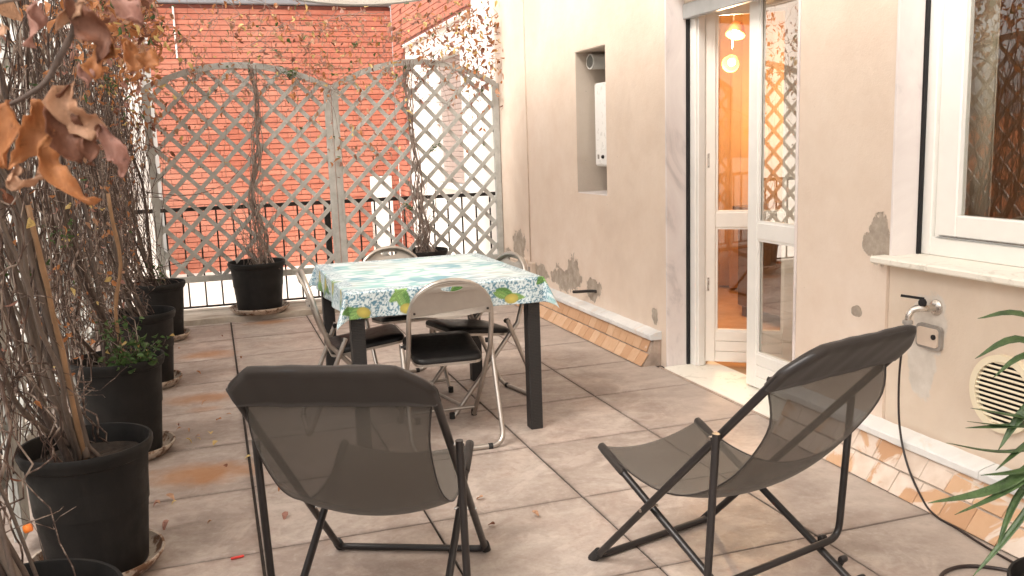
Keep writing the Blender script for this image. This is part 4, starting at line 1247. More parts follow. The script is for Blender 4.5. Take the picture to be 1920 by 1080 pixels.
# rear climbers
def rear_climber(x, y, z, label, top, n_str, seedpts, nleaf):
    root = empty('climbing_vine', (x, y, z), label=label, cat='climbing plant', group='climbing vines in the plant pots')
    st = []
    ctl = [np.array(p, float) for p in top]
    for i in range(n_str):
        P = np.array(catmull([ctl[0] + nr.normal(size=3) * np.array([.06, .04, 0])] + [c + nr.normal(size=3) * np.array([.018, .015, .0]) for c in ctl[1:]], 8))
        ph = nr.random() * 6; L = np.arange(len(P))
        P[:, 0] += 0.016 * np.sin(L * 0.55 + ph); P[:, 1] += 0.014 * np.cos(L * 0.55 + ph)
        r0 = nr.uniform(0.0025, 0.0075)
        st.append((P, np.linspace(r0, r0 * 0.5, len(P))))
    build_stems(root, st, 'stem', MT['pale_bark'], 6, joined=False)
    tw = []; pts = []; sz = []
    for i in range(46):   # wiry shoots fanning from the pot
        a = nr.normal() * 0.5; h = nr.uniform(0.15, 0.75)
        P = wander((x + nr.normal() * .06, y, z), (x + math.sin(a) * h * .45, y + nr.uniform(-.05, .15), z + h), 10, 0.03)
        tw.append((P, np.full(10, nr.uniform(0.0011, 0.0026))))
    t_top = ctl[-1]
    for i in range(110):  # tangle over the arch
        p = t_top + np.array([nr.normal() * 0.5, nr.normal() * 0.05, nr.uniform(-0.25, 0.45)])
        q = p + np.array([nr.normal() * 0.25, nr.normal() * 0.04, nr.normal() * 0.22])
        P = wander(p, q, 10, 0.03)
        tw.append((P, np.full(10, nr.uniform(0.0009, 0.0024))))
        for j in range(0, 10, 2):
            if nr.random() < 0.55: pts.append(P[j] + nr.normal(size=3) * 0.02); sz.append(nr.uniform(0.034, 0.066))
    for i in range(22):   # hanging strands
        p = t_top + np.array([nr.uniform(-0.75, 0.75), nr.normal() * 0.03, nr.uniform(-0.1, 0.2)])
        L = nr.uniform(0.2, 0.95)
        P = wander(p, p + np.array([nr.normal() * 0.05, 0.0, -L]), 12, 0.02)
        tw.append((P, np.full(12, nr.uniform(0.0008, 0.0018))))
        for j in range(2, 12, 2):
            if nr.random() < 0.6: pts.append(P[j] + nr.normal(size=3) * 0.015); sz.append(nr.uniform(0.028, 0.052))
    for i in range(nleaf):
        c = seedpts[nr.integers(len(seedpts))]
        pts.append(np.array(c) + nr.normal(size=3) * np.array([0.18, 0.05, 0.15])); sz.append(nr.uniform(0.036, 0.070))
    build_stems(root, tw, 'twigs', MT['pale_bark'], 4)
    scatter_leaves(root, pts, sz, (0.26, 0.08, 0.32, 0.22, 0.04, 0.08), 280)
    return root
rc1 = rear_climber(0.305, 7.56, POTS[5][2], 'twisted bare vine climbing the lattice from the pot left of the table',
             [(0.33, 7.56, 0.40), (0.37, 7.63, 0.62), (0.31, 7.69, 0.95), (0.37, 7.71, 1.30), (0.40, 7.72, 1.70), (0.38, 7.72, 2.05)], 16,
             [(-0.35, 7.6, 2.15), (-0.2, 7.6, 2.3), (-0.3, 7.6, 1.75), (0.3, 7.7, 2.3), (0.75, 7.7, 2.25), (1.0, 7.72, 2.3), (-0.4, 7.65, 1.5), (0.6, 7.7, 2.35)], 380)
rc2 = rear_climber(1.690, 7.56, POTS[6][2], 'twisted vine climbing the lattice from the pot behind the table',
             [(1.72, 7.56, 0.42), (1.74, 7.63, 0.60), (1.70, 7.69, 0.95), (1.71, 7.71, 1.30), (1.66, 7.72, 1.70), (1.68, 7.72, 2.08)], 13,
             [(1.3, 7.7, 2.3), (1.1, 7.7, 2.05), (2.1, 7.7, 2.25), (2.3, 7.7, 2.15), (2.35, 7.68, 1.95), (2.2, 7.7, 2.35), (2.4, 7.68, 2.3), (1.3, 7.7, 1.4), (1.85, 7.72, 2.2), (2.3, 7.7, 2.45), (2.4, 7.68, 2.1), (2.15, 7.7, 2.5)], 620)
shoot(rc1, (0.68, 7.70, 1.93), 4, 0.07, 0.10)
shoot(rc2, (1.85, 7.70, 1.30), 2, 0.10, 0.10)
shoot(rc2, (1.62, 7.70, 0.80), 2, 0.07, 0.08)
shoot(rc2, (1.23, 7.70, 2.18), 2, 0.05, 0.06)
tw = []; pts = []; sz = []
for i in range(110):
    xx = nr.uniform(-0.72, -0.44); y0 = nr.uniform(7.15, 7.72); z0 = nr.uniform(0.3, 1.5); ln = nr.uniform(0.4, 1.2)
    tw.append((wander((xx, y0, z0), (xx + nr.normal() * .06, y0 + nr.normal() * .05, min(2.4, z0 + ln)), 14, 0.04), np.full(14, nr.uniform(.0012, .0032))))
for i in range(260):
    pts.append((nr.uniform(-.70, -.40), nr.uniform(7.2, 7.74), 2.45 - abs(nr.normal()) * .5)); sz.append(nr.uniform(.035, .07))
build_stems(vines[4], tw, 'twigs', MT['twig'], 4)
scatter_leaves(vines[4], pts, sz, (0.42, 0.22, 0.18, 0.14, 0.05, 0.04), 0)
# long wiry shoots arching across the lattice from the corner
tw = []
for (p, q, b) in (((-0.45, 6.6, 1.45), (-0.10, 6.3, 1.22), (0, 0, 0.03)), ((-0.45, 6.9, 1.10), (0.36, 6.9, 1.50), (0.1, 0, -0.20)), ((-0.45, 6.5, 1.08), (-0.05, 6.3, 0.98), (0, 0, 0.03)), ((-0.42, 6.9, 0.55), (0.18, 7.3, 0.55), (0, 0, 0.02))):
    tw.append((wander(p, q, 16, 0.012, b), np.linspace(0.0035, 0.0014, 16)))
for P_, r_ in tw: pass
build_stems(vines[4], tw, 'twigs', MT['twig'], 5)

# ------------------------------------------------------------------ brick building beyond
YB = 12.4
bb = empty('brick_building', (0.95, YB, -0.2), label='red Roman brick facade beyond the lattice and railing', cat='building')
part(MB().box(-0.60, 2.49, YB + 0.012, YB + 0.3, -0.20, 3.215), 'joint_bed', MT['brick_joint'], bb)
CP = 0.0688; BLn = 0.25; BH = 0.0600
brick_me = MB().box(-BLn / 2 + .002, BLn / 2 - .002, -0.012, 0.012, -BH / 2, BH / 2, 0.002).mesh('brick', MT['brick'])
bricks = []; closers = []
row = 0; z = -0.17
while z < 3.19:
    x = -0.60 + (row % 2) * BLn / 2 + BLn / 2
    while x + BLn / 2 < 2.50:
        bricks.append((x, z)); x += BLn
    closers.append((x - BLn / 2, 2.488, z))
    if row % 2: closers.append((-0.60, -0.60 + BLn / 2, z))
    row += 1; z += CP
cen = sorted(bricks, key=lambda b: abs(b[0] - 0.75) + abs(b[1] - 1.6) * 0.9)
big, rest = cen[:300], cen[300:]
for (x, z) in big:
    link('brick', brick_me, bb, loc=(x - 0.95, 0.0 + rnd.uniform(-.003, .003), z + 0.2), rot=(0, 0, rnd.uniform(-.004, .004)))
m = MB()
for (x, z) in rest:
    d = rnd.uniform(-.003, .003)
    m.box(x - BLn / 2 + .002, x + BLn / 2 - .002, YB - 0.012 + d, YB + 0.0118 + d, z - BH / 2, z + BH / 2)
for (xa, xb, z) in closers:
    if xb - xa > 0.02: m.box(xa + .002, xb - .002, YB - 0.012, YB + 0.0118, z - BH / 2, z + BH / 2)
o = part(m, 'bricks', MT['brick'], bb); o['kind'] = 'stuff'
part(MB().box(-0.64, 2.49, YB - 0.06, YB + 0.4, 3.222, 3.50, 0.01), 'roof_edge', MT['slate'], bb)
m = MB(); m.tube([(-0.27, YB - 0.03, 2.55), (-0.27, YB - 0.03, 3.18)], 0.012, 8)
part(m, 'drain_pipe', MT['white_paint'], bb)

# house wing continuing past the terrace
wg = empty('house_wing', (2.5, 10, -0.2), label='white house wing with brick corner beyond the rear lattice', cat='building')
wo = [(7.862, -0.2), (12.38, -0.2), (12.38, 3.9), (7.862, 3.9)]
wh = [(8.95, 0.93), (10.22, 0.93), (10.22, 2.38), (8.95, 2.38)]
part(MB().prism([wo, wh], yz, 2.512, 2.78), 'rendered_wall', MT['white_render'], wg)
wq = empty('window_unit', parent=None) if False else None
fr = MB()
fr.box(2.50, 2.60, 10.12, 10.2185, 0.94, 2.37, 0.004); fr.box(2.50, 2.60, 8.9515, 9.03, 0.94, 2.37, 0.004); fr.box(2.50, 2.60, 9.03, 10.12, 2.30, 2.37, 0.004)
fr.box(2.44, 2.62, 8.90, 10.30, 0.885, 0.928, 0.004)
wf = part(fr, 'window_frame', MT['white_paint'], wg)
m = MB()
for k in range(24): m.box(2.56, 2.585, 9.0305, 10.1195, 0.945 + k * 0.056, 0.945 + k * 0.056 + 0.053, 0.006)
o = m.build('roller_blind', MT['brown_shutter']); o.parent = wf
# brick returns: pier at the corner and band above the white render
m = MB(); row = 0; z = -0.17
while z < 3.85:
    y = 11.70 + (row % 2) * BLn / 2
    while y < 12.37:
        a, b = max(11.70, y), min(12.37, y + BLn)
        if b - a > 0.03: m.box(2.488, 2.5045, a + .002, b - .002, z - BH / 2, z + BH / 2)
        y += BLn
    if z > 2.68:
        y = 8.6 + (row % 2) * BLn / 2
        while y < 11.69:
            b = min(11.69, y + BLn)
            if b - y > 0.03: m.box(2.488, 2.5045, y + .002, b - .002, z - BH / 2, z + BH / 2)
            y += BLn
    row += 1; z += CP
o = part(m, 'bricks', MT['brick'], wg); o['kind'] = 'stuff'
jbm = MB(); jbm.box(2.505, 2.5118, 11.695, 12.399, -0.2, 3.88); jbm.box(2.505, 2.5118, 8.60, 11.694, 2.645, 3.88)
part(jbm, 'joint_bed', MT['brick_joint'], wg)
part(MB().box(2.462, 2.5115, 8.62, 11.69, 2.60, 2.635, 0.004), 'string_course', MT['white_paint'], wg)
# white gate beyond the railing by the corner
gt = empty('white_gate', (2.2, 12.1, -0.2), label='white low gate with a bent pipe handle by the brick corner', cat='gate')
part(MB().box(2.03, 2.32, 12.06, 12.10, -0.18, 0.97, 0.006), 'panel', MT['white_paint'], gt)
m = MB(); m.tube(round_path([(2.05, 12.05, 0.02), (2.02, 11.97, 0.02), (2.02, 11.97, 0.45), (2.05, 12.05, 0.45)], 0.03), 0.012, 8)
part(m, 'handle', MT['chrome'], gt)

# white building further left and orange one beyond the side screen
def far_block(name, x0, x1, y0, y1, z1, mat, label, wins, face):
    root = empty(name, ((x0 + x1) / 2, (y0 + y1) / 2, -0.2), label=label, cat='building')
    part(MB().box(x0, x1, y0, y1, -0.2, z1), 'wall', mat, root)
    for (a, b, c, d) in wins:
        if face == 'y':
            f = part(MB().box(a - .05, b + .05, y0 - 0.05, y0 - 0.001, c - .05, d + .05), 'window', MT['white_paint'], root)
            g = MB().box(a, b, y0 - 0.062, y0 - 0.0505, c, d).build('pane', MT['slate']); g.parent = f
        else:
            f = part(MB().box(x1 + 0.001, x1 + 0.05, a - .05, b + .05, c - .05, d + .05), 'window', MT['white_paint'], root)
            g = MB().box(x1 + 0.0505, x1 + 0.062, a, b, c, d).build('pane', MT['slate']); g.parent = f
    return root
far_block('white_building', -7.5, -0.75, 12.9, 16, 3.6, MT['white_render'], 'white rendered building left of the brick facade', [(-1.7, -1.05, 0.6, 1.9), (-7.1, -6.3, 0.6, 1.9)], 'y')
far_block('orange_building', -11, -7.0, -2, 12.5, 1.55, MT['orange_render'], 'orange rendered building seen in slivers through the side screen', [(0.3, 1.6, 0.1, 1.1), (3.0, 4.3, 0.1, 1.1), (5.6, 6.9, 0.1, 1.1), (8.2, 9.5, 0.1, 1.1)], 'x')
far_block('white_building', -16, -12.5, -4, 12.9, 3.4, MT['white_render'], 'long white building behind the orange one', [], 'x')
# hedge strip seen green between the screens
hp = []
for i in range(1500):
    hp.append((nr.uniform(-1.75, -1.25), nr.uniform(11.3, 11.9), nr.uniform(0.2, 1.9)))
hb = empty('garden_bush', (-1.5, 11.6, -0.2), label='green bush visible left of the brick facade', cat='bush')
V, F = VAR[3]; SV, SF = [], []; off = 0
for p in hp:
    V2 = (np.array(rand_rot(0.2)) @ (V.T * nr.uniform(.05, .09))).T + np.array(p) - np.array(hb.location); SV.append(V2); SF.append(F + off); off += len(V)
o = link('foliage', np_mesh('foliage', np.concatenate(SV), np.concatenate(SF), [MT['grass_green']], True), hb); o['kind'] = 'stuff'
m = MB(); m.tube(wander((0, 0, 0), (0, 0, 1.6), 8, .03), 0.03, 8); m.build('trunk', MT['bark'], hb, smooth=True)

# ------------------------------------------------------------------ awning
aw = empty('awning', (1.0, 5.5, 2.6), label='cream canvas awning whose lower edge hangs at the top of the view', cat='awning')
nx, ny = 40, 20
vs = []; fs = []
def awz(x, y):
    t = (x - 1.13) / 1.5
    return 2.425 + 0.115 * (x - 1.13) ** 2 / 0.36 * 0.55 + min(0.22, (7.0 - y) * 0.10)
for i in range(nx + 1):
    x = -0.15 + 1.95 * i / nx
    for j in range(ny + 1):
        y = -1.5 + (7.0 + 1.5) * j / ny
        vs.append((x, y, awz(x, y)))
fs = [(i * (ny + 1) + j, (i + 1) * (ny + 1) + j, (i + 1) * (ny + 1) + j + 1, i * (ny + 1) + j + 1) for i in range(nx) for j in range(ny)]
o = part(MB().add(vs, fs), 'canvas', MT['awning'], aw, smooth=True)
sm = o.modifiers.new('s', 'SOLIDIFY'); sm.thickness = 0.003
m = MB(); m.tube([(-0.15 + 1.95 * i / 40, 7.0, awz(-0.15 + 1.95 * i / 40, 7.0) - 0.004) for i in range(41)], 0.009, 8)
part(m, 'hem_rope', MT['shutter_bar'], aw, smooth=True)

# ------------------------------------------------------------------ table
TZ = 0.735
tb = empty('dining_table', (0.518, 3.87, 0), rad(0.6), label='dark square legged dining table near the middle of the terrace', cat='table')
TW, TD = 0.915, 1.06
MB().box(0.004, TW - .004, 0.004, TD - .004, TZ - 0.035, TZ - 0.002, 0.003).build('tabletop', MT['rattan'], tb)
lg = 0.061
me = MB().box(-lg / 2, lg / 2, -lg / 2, lg / 2, 0.0, TZ - 0.0355, 0.003).mesh('leg', MT['rattan'])
for (x, y) in ((0.045, 0.045), (TW - .045, .045), (.045, TD - .045), (TW - .045, TD - .045)):
    link('leg', me, tb, loc=(x, y, 0))
# tablecloth
NX, NY = 300, 330; OV = 0.118
us = np.linspace(-OV, TW + OV, NX); vsn = np.linspace(-OV, TD + OV, NY)
U, Vv = np.meshgrid(us, vsn, indexing='ij')
cx_, cy_ = np.clip(U, 0, TW), np.clip(Vv, 0, TD)
ox, oy = U - cx_, Vv - cy_
over = np.sqrt(ox ** 2 + oy ** 2)
ang = np.arctan2(oy, ox)
both = (np.abs(ox) > 1e-6) & (np.abs(oy) > 1e-6)
wave = 0.010 * np.sin(U * 23 + 1.2) * (np.abs(oy) > 0) + 0.010 * np.sin(Vv * 21 + .5) * (np.abs(ox) > 0)
fl = np.where(both, 0.20 + 0.25 * np.cos(2 * (np.abs(np.abs(ang) % (PI / 2)) - PI / 4)) ** 2, 0.04 + 4 * wave / 0.13 * 0.25)
dirx, diry = np.where(over > 0, ox / np.maximum(over, 1e-6), 0), np.where(over > 0, oy / np.maximum(over, 1e-6), 0)
Xc = cx_ + dirx * (0.004 * (over > 0) + over * fl)
Yc = cy_ + diry * (0.004 * (over > 0) + over * fl)
Zc = TZ + 0.0015 - over * np.sqrt(np.clip(1 - np.minimum(fl, .95) ** 2, 0.1, 1)) * 0.98
def vnoise(u, v, f, seed):
    g = np.random.default_rng(seed).random((64, 64))
    a, b = u * f, v * f
    i, j = np.floor(a).astype(int), np.floor(b).astype(int); fa, fb = a - i, b - j
    fa, fb = fa * fa * (3 - 2 * fa), fb * fb * (3 - 2 * fb)
    G_ = lambda p, q: g[p % 64, q % 64]
    return (G_(i, j) * (1 - fa) + G_(i + 1, j) * fa) * (1 - fb) + (G_(i, j + 1) * (1 - fa) + G_(i + 1, j + 1) * fa) * fb
Zc = Zc + np.where(over <= 0, 0.0012 * (vnoise(U, Vv, 9, 3) - 0.3).clip(0), 0) + 0.0
# painted print: pale watercolour brush field, lace border with leaves and lemons
lace = vnoise(U, Vv, 235, 5) * 0.6 + vnoise(U, Vv, 120, 6) * 0.4
brush = vnoise(U * 0.30, Vv, 62, 7) * 0.65 + vnoise(U * 0.6, Vv, 18, 8) * 0.35
white = np.array([0.62, 0.70, 0.72]); teal = np.array([0.12, 0.33, 0.41]); aqua = np.array([0.24, 0.50, 0.50]); navy = np.array([0.09, 0.18, 0.26])
k1 = np.clip((brush - 0.42) * 6, 0, 1)[..., None] * 0.95
patch = np.clip((vnoise(U, Vv, 5, 9) - 0.42) * 4, 0, 1)[..., None]
Cc = white * (1 - k1) + (teal * patch + aqua * (1 - patch)) * k1
rose = np.clip((vnoise(U, Vv, 4, 12) - 0.60) * 5, 0, 1)[..., None] * np.clip((brush - 0.45) * 4, 0, 1)[..., None] * 0.6
Cc = Cc * (1 - rose) + np.array([0.62, 0.48, 0.47]) * rose
edge = np.minimum(np.minimum(U + OV, TW + OV - U), np.minimum(Vv + OV, TD + OV - Vv))
bm = np.clip((0.185 - edge) / 0.015, 0, 1)[..., None] * np.clip((vnoise(U, Vv, 7, 10) - 0.2) * 3, 0.25, 1)[..., None]
lk = np.clip((lace - 0.46) * 9, 0, 1)[..., None]
Cb = white * (1 - lk) + (navy * 0.75 + teal * 0.25) * lk
Cc = Cc * (1 - bm) + Cb * bm
rg = np.random.default_rng(21)
def blob(cx0, cy0, a, b, th, col, veins=None):
    global Cc
    du, dv = U - cx0, Vv - cy0
    p = du * math.cos(th) + dv * math.sin(th); q = -du * math.sin(th) + dv * math.cos(th)
    if veins: 
        m_ = np.clip((1 - (np.abs(q) / (b * np.clip(1 - (p / a) ** 2, 0, 1) + 1e-6))) * 6, 0, 1) * (np.abs(p) < a)
        c_ = np.array(col)[None, None, :] * (1 + 0.25 * np.sin(p * 700 + np.abs(q) * 900))[..., None]
        c_ = np.where((np.abs(q) < 0.0012)[..., None], np.array(col) * 1.6, c_)
    else:
        d = np.sqrt((p / a) ** 2 + (q / b) ** 2); m_ = np.clip((1 - d) * 8, 0, 1)
        c_ = np.array(col)[None, None, :] * (1.05 - 0.35 * d)[..., None]
    m_ = m_[..., None]
    Cc = Cc * (1 - m_) + c_ * m_
per = [(t_x, -0.055, 0) for t_x in np.arange(0.02, TW, 0.235)] + [(t_x, TD + 0.05, 0) for t_x in np.arange(0.05, TW, 0.25)] + [(-0.055, t_y, 1) for t_y in np.arange(0.12, TD, 0.25)] + [(TW + 0.055, t_y, 1) for t_y in np.arange(0.0, TD, 0.25)]
for (bx_, by_, s_) in per:
    for k in range(3):
        th = rg.uniform(0, PI)
        blob(bx_ + rg.normal() * 0.028, by_ + rg.normal() * 0.022, rg.uniform(.042, .062), rg.uniform(.018, .026), th, (0.09, 0.20, 0.055) if k % 2 else (0.17, 0.30, 0.09), True)
    blob(bx_ + rg.normal() * .02 + .03, by_ - (0.035 if s_ == 0 and by_ < 0 else -0.0), 0.034, 0.025, rg.uniform(-.5, .5), (0.50, 0.42, 0.10))
# near-white overlapping ellipses in the middle of the cloth
for (dx, dy, a, b, th) in ((0, 0, .05, .03, 0.4), (.07, .01, .055, .035, -.3), (-.02, .10, .035, .02, .9), (.16, .02, .04, .05, .2), (.06, .14, .03, .04, 0)):
    blob(0.45 + dx, 0.42 + dy, a, b, th, (0.93, 0.94, 0.93))
Cc = np.clip(Cc, 0, 1)
idx = np.arange(NX * NY).reshape(NX, NY)
Fq = np.stack([idx[:-1, :-1], idx[1:, :-1], idx[1:, 1:], idx[:-1, 1:]], -1).reshape(-1, 4)
t = NT('printed_oilcloth')
at = t.new('ShaderNodeAttribute'); at.attribute_name = 'print'
t.col(at.outputs['Color']); t.set(Roughness=0.42, Specular_IOR_Level=0.4, Coat_Weight=0.08, Coat_Roughness=0.2)
t.bump(t.noise(t.coord('Object'), 14, 3), 0.25, 0.004)
me = np_mesh('tablecloth', np.stack([Xc, Yc, Zc], -1).reshape(-1, 3), Fq, [t.m], True)
ca = me.color_attributes.new('print', 'FLOAT_COLOR', 'POINT')
ca.data.foreach_set('color', np.concatenate([Cc.reshape(-1, 3), np.ones((NX * NY, 1))], 1).astype(np.float32).ravel())
tc = link('tablecloth', me, None, loc=(0.518, 3.87, 0), rot=(0, 0, rad(0.6)))
sm = tc.modifiers.new('s', 'SOLIDIFY'); sm.thickness = 0.0012; sm.offset = 1
tag(tc, 'white and blue oilcloth printed with lemons and green leaves draped over the table', 'tablecloth')

# ------------------------------------------------------------------ folding chairs
def folding_chair():
    root = empty('folding_chair', label='x', cat='chair', group='folding chairs around the table')
    W = 0.188; rt = 0.0115
    # main tube: closed arch of the back running down to the front feet
    Z = lambda z: z
    def mainp(z):   # u position for the main tube at height z
        return 0.28 - (z / 0.45) * 0.41 if z < 0.45 else -0.13 - (z - 0.45) / 0.325 * 0.085
    pts = []
    low = [(s, z) for s, z in ()]
    n = 14
    top = []
    for k in range(n + 1):
        a = PI * k / n
        w_ = -W * 1.0 * math.cos(a); zz = 0.585 + 0.19 * math.sin(a) ** 0.8
        top.append((w_, mainp(zz) - 0.0, zz))
    left = [(-W, mainp(z), z) for z in (0.012, 0.15, 0.3, 0.44, 0.54)]
    rightp = [(W, mainp(z), z) for z in (0.54, 0.44, 0.3, 0.15, 0.012)]
    P = left + top + rightp
    m = MB(); m.tube(P, rt, 10)
    m.build('main_frame', MT['tube'], root, smooth=True, angle=60)
    m = MB(); m.tube([(-W, mainp(.06), .06), (W, mainp(.06), .06)], rt * 0.8, 8); m.build('stretcher', MT['tube'], root, smooth=True, angle=60)
    # rear legs: U with rounded floor corners
    W2 = W + 0.020
    ur = lambda z: -0.05 - (0.46 - z) / 0.46 * 0.20
    P = round_path([(-W2, ur(.47), .47), (-W2, ur(.012), .012), (W2, ur(.012), .012), (W2, ur(.47), .47)], 0.065, 6)
    m = MB(); m.tube(P, rt, 10); m.build('rear_leg', MT['tube'], root, smooth=True, angle=60)
    for s in (-1, 1):
        m = MB()
        m.lathe([(0.014, 0), (0.014, 0.02)], 10, (s * (W2 - 0.075), ur(.012), 0.012), cap1=True, M=rot_to((s, 0, 0)))
        m.build('foot_cap', MT['rubber'], root)
    for s in (-1, 1):
        m = MB()
        m.lathe([(0.0145, 0), (0.0145, 0.03), (0.012, 0.032)], 10, (s * W, mainp(.0), 0.0), cap1=True)
        m.build('foot_cap', MT['rubber'], root)
    # seat pan and pad
    def outline(sx, off=0.0):
        pts = []
        prof = [(-0.175, 0.155), (0.17, 0.195)]
        cs = [(-0.172, -0.175, 0.05), (0.172, -0.175, 0.05), (0.196, 0.205, 0.06), (-0.196, 0.205, 0.06)]
        return cs
    def rounded(cs, r, n=5):
        out = []
        P = [Vector((a, b, 0)) for a, b in cs]
        for q in round_path(P, r, n, True): out.append((q.x, q.y))
        return out
    base = [(-0.158, -0.11), (0.158, -0.11), (0.168, 0.25), (-0.168, 0.25)]
    o1 = rounded(base, 0.055)
    tilt = lambda a, b, t: (a, b, t - 0.052 + b * 0.13)
    MB().prism([o1], tilt, 0.435, 0.447).build('seat_pan', MT['tube'], root)
    N = len(o1); vs = []; fs = []
    lay = [(1.0, 0.4475), (1.005, 0.455), (0.985, 0.466), (0.93, 0.473), (0.6, 0.478), (0.25, 0.478)]
    for (s, z) in lay:
        for (a, b) in o1: vs.append(tilt(a * s, 0.07 + (b - 0.07) * s, z))
    for i in range(len(lay) - 1):
        for j in range(N): fs.append((i * N + j, i * N + (j + 1) % N, (i + 1) * N + (j + 1) % N, (i + 1) * N + j))
    fs.append(tuple(range(N))); fs.append(tuple((len(lay) - 1) * N + j for j in range(N - 1, -1, -1)))
    MB().add(vs, fs).build('seat', MT['vinyl'], root, smooth=True, angle=50)
    for s in (-1, 1):
        m = MB()
        m.lathe([(0.012, 0), (0.012, 0.03)], 8, (s * (W - .004), ur(.455) + 0.0, .458), cap1=True, M=rot_to((s, 0, 0)))
        m.build('pivot', MT['rubber'], root)
    # backrest panel with handle slot, curved
    op = []
    n = 22
    for k in range(n + 1):
        a = PI * k / n
        op.append((-(W - .004) * math.cos(a), 0.614 + 0.156 * math.sin(a) ** 0.8))
    op.append((W - .004, 0.612))
    for k in range(1, 12):
        t = k / 12
        s = (W - .004) * (1 - 2 * t)
        bump = 0.625 - 0.026 * math.exp(-(s / 0.085) ** 2) - 0.013 * (s / W) ** 2
        op.append((s, bump))
    op.append((-(W - .004), 0.612))
    slot = []
    for k in range(13):
        a = PI * k / 12; slot.append((0.050 * math.cos(a), 0.744 - 0.018 * math.sin(a)))
    for k in range(1, 12):
        a = PI * (1 - k / 12); slot.append((0.050 * math.cos(a), 0.744 + 0.006 * math.sin(a)))
    def bp(a, b, t):
        cv = 0.022 * math.sqrt(max(0, 1 - (a / W) ** 2))
        return (a, mainp(b) - cv + t, b)
    # subdivide the panel by strips for a smooth curve
    bmesh_panel = MB(); bmesh_panel.prism([op, slot], bp, -0.006, 0.006)
    bmesh_panel.build('backrest', MT['panel'], root, smooth=True, angle=35)
    for s in (-1, 1):
        m = MB()
        m.lathe([(0.006, 0), (0.005, 0.004)], 8, (s * 0.165, mainp(.635) - 0.024 + .004, 0.635), cap1=True, M=rot_to((0, -1, 0)))
        m.build('rivet', MT['iron'], root)
    return root
fc = folding_chair()
CH = [((0.970, 3.972, 0), rad(-3), 'grey folding chair with black seat at the near side of the table'),
      ((0.595, 4.40, 0), rad(-91), 'folding chair on the left side of the table, seen from its side under the cloth'),
      ((1.285, 4.47, 0), rad(103), 'folding chair on the right side of the table toward the house wall'),
      ((0.97, 4.97, 0), rad(183), 'folding chair at the far side of the table, only its back top showing')]
for k, (l, a, lab) in enumerate(CH):
    o = fc if k == 0 else copy_tree(fc)
    o.location = l; o.rotation_euler = (0, 0, a); o['label'] = lab

